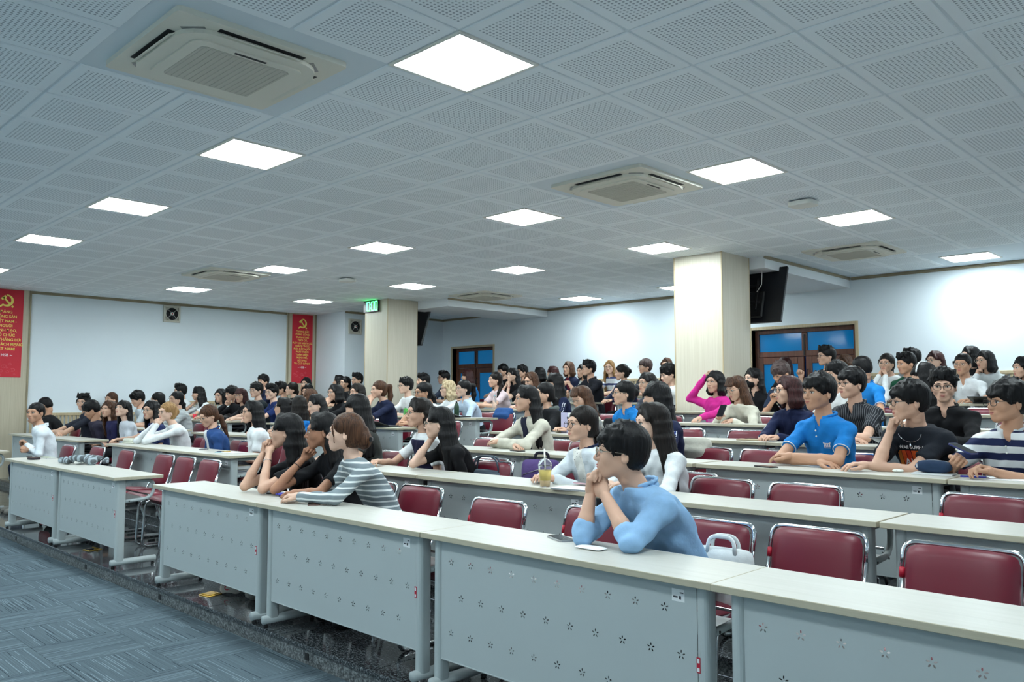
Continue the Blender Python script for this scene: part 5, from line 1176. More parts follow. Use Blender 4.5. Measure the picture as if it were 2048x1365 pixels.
P('hawaii', 'the boy in the black printed tee', 'boy with glasses in a black tee with an orange print, fist on mouth', 3, (1.740, 2.800, 1.479), yaw=48, pitch=-3, sex='m', skin='light', hair=('fringe', 'black', 15), glasses=('square', 'black'), top=TEE(cloth((30, 34, 42)), loose=0.016), arms=('chin', {'w': (1.57, 2.52, 1.092), 'hand': 'relaxed'}), lod='hi', byaw=8, seat=(1.800, 3.060))
P('rugby', 'the boy in the striped rugby shirt', 'boy with glasses in a navy and white striped shirt holding a phone', 3, (2.277, 2.850, 1.477), yaw=41, sex='m', skin='mid', hair=('bowl', 'black', 16), glasses=('square', 'black'), top=POLO(stripes((226, 230, 232), (34, 42, 78), 0.085, 0.5), collar=strp, loose=0.016), arms=({'w': (2.08, 2.56, 1.14), 'hand': 'grip', 'n': (0, 1, 0.3)}, {'w': (2.26, 2.50, 1.10), 'hand': 'grip', 'n': (0, 0.6, 1)}), lod='hi', byaw=5, seat=(2.277, 3.060))
# --- row 4, side wall and middle blocks
P('tallwhite', 'the boy in white behind the striped grey girl', 'boy in a white tee by the side wall, fourth row', 4, (-11.731, 4.000, 1.655), yaw=28, sex='m', hair=('short', 'black', 7), top=TEE(wht), arms=('table', 'table'), seat=(-11.731, 4.260))
P('cheekgirl', 'the girl in white leaning on her hand', 'girl in a white tee leaning her cheek on her hand', 4, (-11.184, 4.100, 1.606), yaw=39, pitch=-8, hair=('longback', 'black', 14), top=TEE(wht), arms=('cheek', 'table'), seat=(-11.184, 4.260))
P('wavyglass', 'the girl in white with wavy hair', 'girl with glasses and wavy black hair in white, fourth row', 4, (-10.287, 4.100, 1.557), yaw=-22, hair=('bob', 'black'), glasses=('square', 'black'), top=SHIRT(wht), arms=('table', 'table'), seat=(-10.334, 4.260))
P('fistboy', 'the boy covering his mouth with his fist', 'boy covering his mouth with his fist, fourth row left', 4, (-9.878, 4.100, 1.591), yaw=-6, pitch=-10, sex='m', hair=('messy', 'black', 8), top=HOOD(blk), arms=('chin', 'lap'), seat=(-9.904, 4.260))
P('redtext', 'the girl in the black sweater with red letters', 'girl with shoulder-length dark hair in a black sweater with red letters', 4, (-9.496, 4.080, 1.555), yaw=-29, hair=('bobfringe', 'red'), top=LS(blk, front=[('red_print', cloth((200, 40, 50)), -0.06, 0.06, 0.60, 0.66, 0.005)]), arms=('table', 'table'), glasses=('round', 'metal'), seat=(-9.474, 4.260))
P('glassboy1', 'the boy in dark green with glasses', 'boy with black glasses in a dark tee, left of the navy polo boy', 4, (-9.096, 4.140, 1.646), yaw=-17, sex='m', hair=('messy', 'black', 9), glasses=('square', 'black'), top=TEE(cloth((34, 44, 50))), arms=('table', 'table'), skin='fair', seat=(-9.044, 4.260))
P('glassboy2', 'the boy in the navy polo with glasses', 'boy with black glasses in a navy polo, right of the dark tee boy', 4, (-8.548, 4.120, 1.609), yaw=-16, sex='m', hair=('quiff', 'black', 10), glasses=('square', 'black'), top=POLO(cloth((28, 46, 98))), arms=('table', 'cross'), skin='fair', seat=(-8.548, 4.260))
P('brownback', 'the brown-haired girl behind the blue polo girl', 'brown-haired girl mostly hidden behind the middle block blue polo', 4, (-7.307, 4.060, 1.526), yaw=46, hair=('long', 'brown', 15), top=TEE(gry), arms=('table', 'table'), seat=(-7.307, 4.260))
P('bracelet', 'the girl in black with bracelets', 'girl with short black hair and bracelets resting chin on hands', 4, (-6.653, 4.080, 1.591), yaw=3, hair=('bob', 'black', 1), glasses=('round', 'metal'), top=TEE(blk), arms=('clasp', 'clasp'), seat=(-6.653, 4.260))
P('darkglass', 'the girl in dark with round glasses', 'girl with long dark hair and round glasses below the far pillar', 4, (-6.129, 4.100, 1.595), yaw=0, hair=('long', 'dark', 16), glasses=('round', 'metal'), top=LS(cloth((44, 42, 62))), arms=('table', 'lap'), seat=(-6.129, 4.260))
P('laptopgirl', 'the girl with the brown ponytail', 'girl with brown ponytail in navy tee behind an open black laptop', 4, (-5.594, 4.080, 1.626), yaw=14, hair=('pony', 'brown'), top=TEE(navy), arms=('clasp', 'clasp'), seat=(-5.594, 4.260))
P('longman', 'the man with tied long hair', 'man with tied long hair and glasses in a pale tee, chin on fist', 4, (-4.601, 4.050, 1.586), yaw=12, pitch=-6, sex='m', skin='mid', hair=('lowpony', 'black', 3), glasses=('square', 'black'), top=TEE(cloth((206, 212, 214)), loose=0.014), arms=('chin', 'type'), byaw=18, seat=(-4.601, 4.260))
# --- row 4, right block
P('hoodiegirl', 'the girl in the black hoodie', 'girl in a black hoodie with a grey hood behind the cream jacket girl', 4, (-2.551, 4.100, 1.558), yaw=27, hair=('lowpony', 'black', 5), top=dict(kind='hoodie', mat=blk, sleeve='long', loose=0.016, name='hoodie', collar=cloth((92, 100, 98))), arms=('table', 'table'), seat=(-2.551, 4.260))
P('fringegirl', 'the girl with a light brown fringe', 'girl with a light brown fringe looking down, fourth row', 4, (-1.971, 4.050, 1.508), yaw=13, pitch=-22, hair=('longfringe', 'brown', 1), glasses=('round', 'metal'), top=LS(cream), arms=('table', 'table'), seat=(-1.971, 4.260))
P('bunpolo', 'the girl in the blue polo with a bun', 'girl in a blue polo with glasses and a low bun', 4, (-1.443, 4.080, 1.558), yaw=36, hair=('bun', 'black'), glasses=('round', 'metal'), top=bluepolo, arms=('lap', 'lap'), lod='hi', skin='light', seat=(-1.443, 4.260))
P('trackshort', 'the girl in the navy tracksuit with short hair', 'girl with short dark hair and glasses in a navy tracksuit', 4, (0.318, 4.080, 1.571), yaw=39, hair=('bob', 'red', 2), glasses=('square', 'black'), top=JACK(trackn, trackn, sleeve_stripes=[(strp, 0.010, 0.0, 0.003)]), arms=('table', 'table'), lod='hi', seat=(0.318, 4.260))
P('pinstripe', 'the boy in the pinstripe shirt', 'boy with patterned glasses in a black pinstripe short-sleeved shirt', 4, (0.856, 4.100, 1.621), yaw=26, sex='m', skin='light', hair=('fringe', 'black', 17), glasses=('square', 'black'), top=POLO(stripes((34, 36, 42), (120, 122, 126), 0.016, 0.18, 0, 'pinstripe'), loose=0.016), arms=('cross', 'cross'), lod='hi', seat=(0.856, 4.260))
P('blackshirt', 'the boy in the black shirt', 'boy with glasses in a black shirt facing the camera', 4, (1.552, 4.120, 1.597), yaw=-12, pitch=-6, sex='m', skin='light', hair=('part', 'black', 18), glasses=('square', 'black'), top=SHIRT(cloth((20, 20, 23)), loose=0.016), arms=('type', 'type'), lod='hi', byaw=0, seat=(1.552, 4.260))
# --- row 5
P('tall5', 'the boy behind the two boys with glasses', 'boy half hidden behind the two boys with glasses', 5, (-11.028, 5.320, 1.844), yaw=-19, sex='m', hair=('messy', 'black', 11), top=TEE(navy), arms=('table', 'table'), seat=(-11.028, 5.460))
P('dark5', 'the boy in dark green', 'boy in dark green with head lowered, fifth row left', 5, (-10.310, 5.300, 1.692), yaw=18, pitch=-10, sex='m', hair=('short', 'black', 12), top=TEE(cloth((30, 44, 38))), arms=('table', 'table'), seat=(-10.337, 5.460))
P('pale5', 'the pale girl tilting her head', 'pale girl with dark tied hair tilting her head, fifth row', 5, (-9.934, 5.300, 1.689), yaw=12, roll=10, hair=('lowpony', 'dark', 6), top=TEE(blk), arms=('table', 'table'), skin='fair', seat=(-9.907, 5.460))
P('armup', 'the girl stretching her arm', 'girl with black hair stretching an arm to her head, fifth row', 5, (-9.352, 5.280, 1.648), yaw=-20, pitch=-12, hair=('bob', 'black', 3), top=TEE(cloth((60, 60, 64))), arms=('up', 'table'), seat=(-9.352, 5.460))
P('white5', 'the boy in the white tee with glasses', 'boy with glasses in a white tee beside the far pillar', 5, (-6.554, 5.300, 1.706), yaw=11, sex='m', hair=('part', 'black', 13), glasses=('square', 'metal'), top=TEE(wht), arms=('table', 'table'), skin='fair', seat=(-6.554, 5.460))
P('curly', 'the girl with curly blond hair', 'girl with curly blond bob and glasses in white', 5, (-5.720, 5.440, 1.654), yaw=26, hair=('curly', 'blond'), glasses=('square', 'black'), top=LS(wht), arms=('table', 'table'), skin='fair', seat=(-5.720, 5.460))
P('lightblue', 'the girl in the pale blue shirt', 'girl with black ponytail and glasses in a pale blue shirt', 5, (-5.131, 5.220, 1.646), yaw=14, hair=('pony', 'black'), glasses=('round', 'metal'), top=SHIRT(cloth((190, 208, 226)), loose=0.014), arms=('table', 'table'), skin='fair', seat=(-5.131, 5.460))
P('track5', 'the girl in the navy tracksuit, fifth row', 'girl with long black hair in navy tracksuit behind the hoodie girl', 5, (-3.465, 5.300, 1.710), yaw=65, hair=('longback', 'black', 15), top=JACK(trackn, wht, sleeve_stripes=[(strp, 0.006, -0.012, 0.003), (strp, 0.006, 0.012, 0.003)]), arms=('table', 'table'), byaw=25, seat=(-3.465, 5.460))
P('glass5', 'the girl with large round glasses', 'girl with long black hair and large round glasses, above the tracksuit girl', 5, (-2.011, 5.300, 1.684), yaw=14, hair=('longback', 'black', 16), glasses=('round', 'metal'), top=TEE(cloth((70, 74, 84))), arms=('table', 'table'), lod='hi', seat=(-2.011, 5.460))
P('pink', 'the girl in the pink sweater', 'smiling girl in a bright pink sweater with a raised hand', 5, (-1.195, 5.440, 1.686), yaw=10, hair=('bob', 'black', 4), top=LS(cloth((218, 50, 150)), loose=0.012, front=[('pale_drawing', cloth((226, 120, 186)), -0.07, 0.07, 0.30, 0.52, 0.0015)]), arms=('up', 'table'), lod='hi', skin='light', seat=(-1.198, 5.460))
P('cardigan', 'the girl in the cream cardigan', 'girl with long brown fringed hair in cream cardigan looking down', 5, (-0.770, 5.140, 1.613), yaw=18, pitch=-20, hair=('longfringe', 'brown', 2), glasses=('round', 'metal'), top=LS(cream, loose=0.014), arms=('type', 'table'), lod='hi', seat=(-0.768, 5.460))
P('hidden5', 'the boy hidden left of the pinstripe boy', 'boy mostly hidden between the blue polo boy and the pinstripe boy', 5, (0.227, 5.300, 1.733), yaw=27, sex='m', hair=('messy', 'black', 13), top=TEE(wht), arms=('table', 'table'), seat=(0.227, 5.460))
P('back5', 'the girl with a pale headband', 'girl with long black hair seen behind the boy in the black printed tee', 5, (1.029, 5.300, 1.703), yaw=107, hair=('longback', 'black', 17), top=LS(wht), arms=('table', 'table'), byaw=25, seat=(1.029, 5.460))
# --- row 6
P('six1', 'the girl in front of the narrow banner', 'girl with long black hair in front of the narrow banner', 6, (-11.402, 6.500, 1.827), yaw=-25, hair=('long', 'black', 18), top=TEE(blk), arms=('table', 'table'), glasses=('round', 'metal'), seat=(-11.402, 6.660))
P('six2', 'the girl left of the far pillar', 'girl with tied hair and glasses just left of the far pillar', 6, (-9.983, 6.500, 1.818), yaw=-1, hair=('lowpony', 'black', 7), glasses=('round', 'metal'), top=TEE(blk), arms=('table', 'table'), seat=(-10.050, 6.660))
P('six3', 'the dark-haired person right of the far pillar', 'dark-haired person hidden behind the man with tied long hair', 6, (-7.614, 6.520, 1.820), yaw=22, sex='m', hair=('short', 'black', 14), top=TEE(cloth((90, 94, 98))), arms=('table', 'table'), seat=(-7.614, 6.660))
P('pinkblouse', 'the girl in the pale pink blouse', 'girl with loosely tied hair in a pale pink blouse', 6, (-5.764, 6.480, 1.807), yaw=24, hair=('ponyside', 'dark', 1), top=TEE(cloth((224, 204, 208)), loose=0.014), arms=('table', 'cross'), seat=(-5.764, 6.660))
P('glass6', 'the girl with brown hair looking down', 'girl with long brown hair and glasses looking down, sixth row', 6, (-4.978, 6.480, 1.786), yaw=9, pitch=-15, hair=('long', 'brown', 19), glasses=('round', 'black'), top=TEE(cloth((60, 56, 54))), arms=('table', 'table'), seat=(-4.978, 6.660))
P('white6', 'the boy in the white shirt looking down', 'boy in a white shirt looking down left of the nearer pillar', 6, (-2.497, 6.480, 1.826), yaw=29, pitch=-16, sex='m', hair=('messy', 'black', 16), top=SHIRT(wht), arms=('phone', 'lap'), skin='fair', seat=(-2.680, 6.660))
P('mask', 'the girl with a black face mask', 'girl in black wearing a black face mask', 6, (-1.309, 6.520, 1.747), yaw=26, hair=('longtuck', 'black', 18), top=dict(kind='jacket', mat=blk, sleeve='long', name='jacket', mask=True), arms=('lap', 'lap'), skin='fair', seat=(-1.180, 6.660))
P('headdown', 'the person bent over with greyish hair', 'person with greyish brown hair bent over, wearing navy', 6, (-0.897, 6.420, 1.802), yaw=19, pitch=-30, sex='m', hair=('bowl', 'grey', 1), top=TEE(cloth((36, 48, 70))), arms=('phone', 'phone'), skin='mid', seat=(-0.750, 6.660))
P('polo6', 'the boy in the blue polo at the back', 'boy in a blue polo with lowered head, right of the door', 6, (0.003, 6.500, 1.840), yaw=93, pitch=-10, sex='m', hair=('crop', 'black', 1), top=bluepolo, arms=('table', 'table'), byaw=20, skin='mid', seat=(0.003, 6.660))
# --- row 7
P('seven1', 'the boy peeking past the far pillar', 'boy with glasses peeking past the left side of the far pillar', 6, (-9.408, 6.380, 1.865), yaw=-3, sex='m', hair=('short', 'black', 17), glasses=('round', 'metal'), top=TEE(blk), arms=('lap', 'lap'), seat=(-9.620, 6.660))
P('seven2', 'the girl behind the girl left of the pillar', 'dark-haired girl half hidden left of the far pillar', 6, (-10.509, 6.700, 1.858), yaw=38, hair=('bob', 'black', 5), top=TEE(blk), arms=('table', 'table'), seat=(-10.509, 6.660))
P('seven3', 'the boy with glasses right of the far pillar', 'boy with glasses and wavy hair behind the curly blond girl', 7, (-8.456, 7.720, 1.911), yaw=18, sex='m', hair=('quiff', 'black', 18), glasses=('square', 'black'), top=TEE(cloth((70, 80, 100))), arms=('table', 'table'), seat=(-8.456, 7.860))
P('seven4', 'the girl in blue before the far door', 'girl with reddish hair in a blue polo before the far door', 7, (-7.762, 7.700, 1.926), yaw=67, hair=('longback', 'red', 1), top=bluepolo, arms=('table', 'table'), seat=(-7.762, 7.860))
P('seven5', 'the girl in black resting her chin on her hands', 'girl in black resting her chin on both hands, below the rear wall', 7, (-6.549, 7.680, 1.920), yaw=13, hair=('longback', 'black', 19), top=TEE(blk), arms=('chin', 'chin'), skin='fair', seat=(-6.549, 7.860))
P('hands7', 'the man in the black polo', 'man with glasses in a black polo with hands clasped before him', 7, (-4.824, 7.680, 1.998), yaw=26, sex='m', hair=('quiff', 'black', 19), glasses=('square', 'black'), top=POLO(cloth((30, 32, 40))), arms=({'w': (-5.02, 7.28, 1.78), 'e': (-5.12, 7.36, 1.50), 'hand': 'fist'}, {'w': (-4.93, 7.28, 1.78), 'e': (-4.72, 7.36, 1.50), 'hand': 'fist'}), skin='light', seat=(-4.824, 7.860))
P('bun7', 'the girl with a top knot', 'girl with dark hair in a top knot wearing a navy tracksuit', 7, (-4.162, 7.680, 1.918), yaw=39, pitch=-8, hair=('bun', 'dark'), top=JACK(trackn, wht, sleeve_stripes=[(strp, 0.008, 0.0, 0.003)]), arms=('table', 'table'), seat=(-4.162, 7.860))
P('thinker', 'the boy holding his chin before the near door', 'boy with glasses holding his chin in front of the near door', 7, (-0.908, 7.700, 2.051), yaw=36, sex='m', hair=('quiff', 'black', 20), glasses=('round', 'black'), top=TEE(cloth((22, 24, 28))), arms=({'w': (-1.10, 7.38, 1.79), 'e': (-1.16, 7.42, 1.53), 'hand': 'fist', 'n': (0.2, 0.9, 0)}, 'table'), raise_=0.08, seat=(-0.908, 7.860))
P('mouthhand', 'the girl with both hands at her mouth', 'girl with glasses in white with both hands at her mouth', 7, (-0.200, 7.820, 1.937), yaw=1, hair=('lowpony', 'dark', 8), glasses=('round', 'metal'), top=LS(wht), arms=('clasp', 'clasp'), skin='light', seat=(-0.259, 7.860))
P('green', 'the boy in the green shirt', 'boy in a dark green shirt near the rear wall', 7, (0.112, 7.580, 1.920), yaw=33, pitch=-6, sex='m', hair=('short', 'black', 20), top=POLO(cloth((22, 74, 52))), arms=('table', 'table'), skin='mid', seat=(0.171, 7.860))
P('whitepolo', 'the boy in the white polo', 'boy with glasses in a white polo with joined hands', 7, (0.690, 7.700, 1.895), yaw=5, sex='m', hair=('crop', 'black', 2), glasses=('square', 'metal'), top=POLO(cloth((224, 228, 230)), front=[('zip_placket', blk, -0.004, 0.004, 0.55, 0.95, 0.004)]), arms=('table', 'wide'), skin='mid', seat=(0.690, 7.860))
P('edge7', 'the person cut off at the right edge', 'person in a striped navy top cut by the right edge, near the rear wall', 7, (1.299, 7.700, 1.838), yaw=47, hair=('bob', 'black', 6), top=JACK(trackn, wht, sleeve_stripes=[(strp, 0.010, 0.0, 0.003)]), arms=('table', 'table'), seat=(1.299, 7.860))
# --- row 8
P('eight1', 'the boy behind the pink blouse girl', 'boy with black fringe behind the pale pink blouse girl', 8, (-8.024, 8.900, 2.065), yaw=7, sex='m', hair=('fringe', 'black', 21), top=TEE(blk), arms=('table', 'table'), seat=(-8.024, 9.060))
P('eight2', 'the boy with glasses in the last row', 'boy with glasses and parted hair in the last row, left part', 8, (-7.484, 8.900, 2.033), yaw=9, sex='m', hair=('part', 'black', 22), glasses=('round', 'metal'), top=TEE(cloth((56, 48, 48))), arms=('table', 'table'), seat=(-7.550, 9.060))
P('eight3', 'the dark-haired girl with hidden face', 'dark-haired girl with face hidden between two brown-haired girls', 8, (-7.033, 8.900, 1.984), yaw=62, hair=('bob', 'black', 7), top=TEE(blk), arms=('cheek', 'table'), seat=(-7.120, 9.060))
P('eight4', 'the girl with reddish hair turned away', 'girl with long reddish hair turned away, hand raised, last row', 8, (-6.687, 8.900, 1.995), yaw=73, hair=('longback', 'red', 2), top=bluepolo, arms=('cheek', 'table'), seat=(-6.690, 9.060))
P('eight5', 'the girl in the navy cardigan', 'girl with brown bob in navy cardigan upright in the last row', 8, (-6.291, 8.900, 2.070), yaw=4, hair=('bob', 'brown', 8), top=JACK(navy, cloth((110, 34, 52))), arms=('fold', 'fold'), skin='light', seat=(-6.260, 9.060))
P('eight6', 'the girl behind the man in the black polo', 'girl half hidden behind the man in the black polo', 8, (-5.956, 8.900, 2.006), yaw=13, hair=('bob', 'dark', 9), top=TEE(wht), arms=('table', 'table'), seat=(-5.830, 9.060))
P('eight7', 'the girl with long blond hair', 'girl with long blond hair and glasses in the last row', 8, (-5.338, 8.900, 2.062), yaw=-21, hair=('long', 'honey', 20), glasses=('round', 'metal'), top=TEE(stripes((214, 220, 226), (60, 70, 110), 0.12, 0.3)), arms=('table', 'table'), skin='fair', seat=(-5.338, 9.060))
P('eight8', 'the person with a grey-brown crop', 'person with glasses and greyish brown hair against the rear wall', 8, (-4.591, 8.920, 2.051), yaw=27, sex='m', hair=('bowl', 'grey', 2), glasses=('square', 'metal'), top=TEE(cloth((80, 84, 92))), arms=('table', 'table'), seat=(-4.591, 9.060))
P('eight9', 'the brown-haired girl left of the nearer pillar', 'brown-haired girl at the left edge of the nearer pillar', 8, (-4.143, 8.900, 2.063), yaw=-14, hair=('long', 'brown', 21), top=TEE(blk), arms=('table', 'table'), glasses=('round', 'metal'), seat=(-4.143, 9.060))
P('eight10', 'the girl with reddish hair before the near door', 'girl with reddish dark hair before the near door, face hidden', 8, (-2.070, 8.900, 1.996), yaw=113, hair=('long', 'red', 3), top=TEE(blk), arms=('table', 'table'), seat=(-2.070, 9.060))
P('eight11', 'the woman with brown bob before the near door', 'woman with a brown bob at the right side of the near door', 8, (-1.164, 8.900, 2.006), yaw=15, pitch=-8, hair=('bob', 'brown', 10), top=LS(cloth((120, 110, 104))), arms=('table', 'table'), seat=(-1.164, 9.060))
P('eight12', 'the person behind the boy in green', 'dark-haired person directly behind the boy in green', 8, (-0.290, 8.960, 2.049), yaw=76, sex='m', hair=('short', 'black', 23), top=TEE(gry), arms=('table', 'table'), seat=(-0.449, 9.060))
P('eight13', 'the girl with long hair and glasses in the last row', 'girl with long reddish black hair and glasses holding her mouth', 8, (0.046, 8.840, 2.000), yaw=27, hair=('longback', 'red', 4), glasses=('round', 'black'), top=LS(wht), arms=('chin', 'table'), skin='fair', seat=(-0.019, 9.060))
P('eight14', 'the girl in the pale hoodie', 'girl with glasses in a pale hoodie, hand at mouth, last row', 8, (0.636, 8.820, 1.980), yaw=30, hair=('bob', 'black', 11), glasses=('round', 'metal'), top=HOOD(cloth((206, 212, 214))), arms=('chin', 'table'), skin='light', seat=(0.841, 9.060))
P('eight15', 'the dark-haired person behind the white polo boy', 'dark-haired person partly hidden above the white polo boy', 8, (0.392, 9.100, 2.062), yaw=44, hair=('bob', 'black', 12), top=TEE(blk), arms=('table', 'table'), seat=(0.411, 9.060))
# ---------------------------------------------------------------- things on desks, chairs and floor
M_screen = simple('dark_screen', (20, 22, 28), 0.12); M_paper = simple('paper', (236, 238, 240), 0.7); M_grey = simple('grey_plastic', (120, 124, 130), 0.4); M_pinkp = simple('pink_plastic', (226, 184, 196), 0.45)
M_brownp = simple('brown_leather', (92, 66, 58), 0.5); M_bluep = simple('blue_plastic', (50, 52, 170), 0.4); M_mint = simple('mint_plastic', (126, 214, 186), 0.45); M_green = simple('green_can', (70, 170, 70), 0.35)
M_dkgreen = simple('dark_green_glass', (22, 58, 34), 0.3); M_redcup = simple('red_cup', (214, 40, 62), 0.4); M_silver = simple('silver_shell', (176, 178, 182), 0.3, 0.7); M_lac = simple('light_blue_plastic', (150, 196, 210), 0.4)
def phone(loc, rz, body, label, w=0.075, l=0.155):
    r = empty('phone', loc, rz); tag(r, label, 'phone'); z = 0.0005
    MB().prism(rrect(w, l, 0.012, 4), z, z + 0.0075).build('case', body, r); MB().prism(rrect(w - 0.008, l - 0.008, 0.009, 4), z + 0.0075, z + 0.0081).build('screen', M_screen, r); return r
phone((-1.612, 0.256, 0.855), 1.1, M_black, 'black phone lying before the girl with clasped hands')
phone((-0.858, 0.122, 0.855), 1.0, M_brownp, 'brown phone lying before the girl in the striped top')
phone((1.060, 0.229, 0.855), 1.15, M_silver, 'silver phone lying left of the boy in the light blue shirt')
phone((-1.350, 2.434, 1.055), 1.3, M_black, 'black phone before the girl in the cream jacket')
phone((0.977, 2.379, 1.055), 1.25, M_black, 'black phone left of the boy in the blue polo shirt')
phone((-5.071, 1.378, 0.955), 0.9, M_grey, 'grey phone on the desk of the girl in the denim jacket')
phone((-4.540, 1.306, 0.955), 0.9, M_lac, 'pale phone on the desk of the girl in the white collared shirt')
phone((-1.216, 0.240, 0.855), 0.9, M_grey, 'grey phone beside the blue snack pack', 0.07, 0.14)
# blue snack pack
r = empty('snack_pack', (-1.333, 0.203, 0.855), 0.3); tag(r, 'small blue foil pack with a white label on the front row desk', 'snack pack')
pk = MB(); pk.pad(0.10, 0.06, 0.03, Matrix.Translation((0, 0, 0.016)), 9, 7, pw=3); pk.build('pouch', M_bluep, r); MB().cbox((-0.02, -0.022, 0.0305), (0.02, 0.022, 0.0325), 0.001).build('label_patch', M_paper, r)
MB().cbox((-0.064, -0.03, 0.013), (-0.048, 0.03, 0.019), 0.002).build('crimp', M_bluep, r)
# beaded bracelet
r = empty('bracelet', (-0.763, 0.182, 0.855)); tag(r, 'silver bead bracelet on the desk by the striped girl', 'bracelet')
for i in range(14): a = 2 * PI * i / 14; MB().lathe([(0.002, 0), (0.008, 0.004), (0.008, 0.010), (0.002, 0.014)], (0.04 * math.cos(a), 0.028 * math.sin(a), 0.0), 8).build('bead', M_chrome, r)
# tissue
r = tag(MB().pad(0.14, 0.07, 0.012, Matrix.Translation((0, 0, 0.007)), 9, 7, pw=4).build('tissue', M_paper, None, (1.320, 0.130, 0.855)), 'crumpled white tissue before the boy in the light blue shirt', 'tissue')
# tote bag hung on the front chair
def tote(loc, rz):
    r = empty('tote_bag', loc, rz); tag(r, 'white cotton tote bag hanging behind the boy in the light blue shirt', 'bag'); m = cloth((228, 232, 232))
    b = MB(); b.pad(0.30, 0.34, 0.09, Matrix.Translation((0, 0, 0.17)) @ Matrix.Rotation(PI / 2, 4, 'X'), 11, 11, pw=5); b.build('body', m, r)
    for s in (-1, 1): MB().tube(fillet([(-0.07, s * 0.03, 0.31), (-0.06, s * 0.02, 0.39), (0.06, s * 0.02, 0.39), (0.07, s * 0.03, 0.31)], 0.05, 5), 0.010, 6, sy=0.35).build('handle', m, r)
tote((1.57, 0.80, 0.47), 0.1)
# bubble tea
r = empty('drink_cup', (0.114, 1.169, 0.955)); tag(r, 'clear cup of yellow iced drink with straw', 'cup')
tc = NT('clear_cup').set(0.08); tc.b.inputs['Transmission Weight'].default_value = 0.9; tc.b.inputs['Base Color'].default_value = (0.95, 0.97, 0.97, 1); tc.b.inputs['IOR'].default_value = 1.1
MB().lathe([(0.028, 0.004), (0.032, 0.02), (0.034, 0.04)], seg=18).build('tea_layer', simple('milk_tea', (206, 176, 130), 0.5), r)
MB().lathe([(0.034, 0.0405), (0.040, 0.105)], seg=18).build('drink', simple('yellow_juice', (238, 208, 96), 0.5), r)
MB().lathe([(0.030, 0.0), (0.043, 0.125), (0.0435, 0.13)], seg=20).build('cup', tc.m, r)
MB().lathe([(0.045, 0.130), (0.045, 0.136), (0.040, 0.15), (0.026, 0.17), (0.010, 0.176)], seg=20).build('dome_lid', tc.m, r)
MB().tube([(0.005, 0, 0.05), (-0.006, 0, 0.235)], 0.005, 8).build('straw', M_white, r)
# purple backpack on a second row chair
def backpack(loc, rz, col, label, sc=1.0, trim=None):
    r = empty('backpack', loc, rz); r.scale = (sc, sc, sc); tag(r, label, 'backpack'); m = cloth(col)
    MB().pad(0.32, 0.42, 0.20, Matrix.Translation((0, 0, 0.21)) @ Matrix.Rotation(PI / 2, 4, 'X'), 11, 11, pw=3.5).build('body', m, r)
    MB().pad(0.25, 0.22, 0.08, Matrix.Translation((0, -0.105, 0.15)) @ Matrix.Rotation(PI / 2, 4, 'X'), 9, 9, pw=4).build('front_pocket', trim or m, r)
    MB().tube(fillet([(-0.06, 0.03, 0.40), (-0.05, 0.03, 0.47), (0.05, 0.03, 0.47), (0.06, 0.03, 0.40)], 0.03, 5), 0.013, 7).build('grab_handle', cloth((34, 32, 44)), r)
    MB().tube([(-0.13, -0.075, 0.30), (0, -0.10, 0.345), (0.13, -0.075, 0.30)], 0.004, 6).build('zip', M_steel, r)
    MB().cbox((-0.03, -0.150, 0.20), (0.03, -0.143, 0.215), 0.002).build('badge', M_brownp, r)
backpack((-0.48, 1.78, 0.685), 0.5, (84, 66, 116), 'purple backpack standing on a second row chair', 0.9)
backpack((-6.4, 0.30, 0.10), 0.2, (26, 26, 30), 'black and red backpack on the step under the front desk', 0.75, cloth((150, 28, 44)))
# grey leather bag
r = empty('handbag', (-1.12, 1.86, 0.69), 0.3); tag(r, 'grey leather bag beside the girl in the black tee', 'bag'); m = cloth((74, 86, 98), 0.4)
MB().pad(0.32, 0.26, 0.14, Matrix.Translation((0, 0, 0.13)) @ Matrix.Rotation(PI / 2, 4, 'X'), 11, 9, pw=4).build('body', m, r)
for s in (-1, 1): MB().tube(fillet([(-0.12, s * 0.03, 0.22), (-0.1, s * 0.02, 0.36), (0.08, s * 0.02, 0.36), (0.12, s * 0.03, 0.22)], 0.06, 5), 0.008, 6).build('strap', m, r)
# tablet and pink phone before the school jacket girl
r = empty('tablet', (0.348, 1.180, 0.955), 0.15); tag(r, 'thin grey tablet before the girl in the school jacket', 'tablet')
MB().prism(rrect(0.25, 0.18, 0.012), 0.0005, 0.010).build('shell', M_silver, r); MB().prism(rrect(0.235, 0.165, 0.006), 0.010, 0.0106).build('screen', M_paper, r)
phone(tuple(np.array((0.231, 1.368, 0.955)) + np.array([0.02, 0.03, 0.011])), 1.5, M_pinkp, 'pink phone resting on the grey tablet')
# booklet standing open
r = empty('booklet', (-1.861, 3.700, 1.155), 0.5); tag(r, 'open pale booklet standing before the girl with a fringe', 'book')
for s in (-1, 1): MB().cbox((0, -0.002, 0.001), (0.15, 0.002, 0.21), 0.001, 0, Matrix.Rotation(s * 0.7 + PI / 2, 4, 'Z')).build('page_block', M_paper if s < 0 else simple('lilac_cover', (186, 184, 214), 0.6), r)
# folded paper bag on the fourth row
r = empty('paper_bag', (0.154, 3.700, 1.155), 0.2); tag(r, 'folded kraft paper bag on the fourth row desk', 'paper bag'); MB().cbox((-0.10, -0.06, 0.001), (0.10, 0.06, 0.012), 0.003).build('folded_sheet', simple('kraft', (186, 170, 140), 0.8), r); MB().tube([(-0.05, 0.02, 0.013), (0, 0.05, 0.018), (0.06, 0.02, 0.013)], 0.003, 5).build('twine', M_brownp, r)
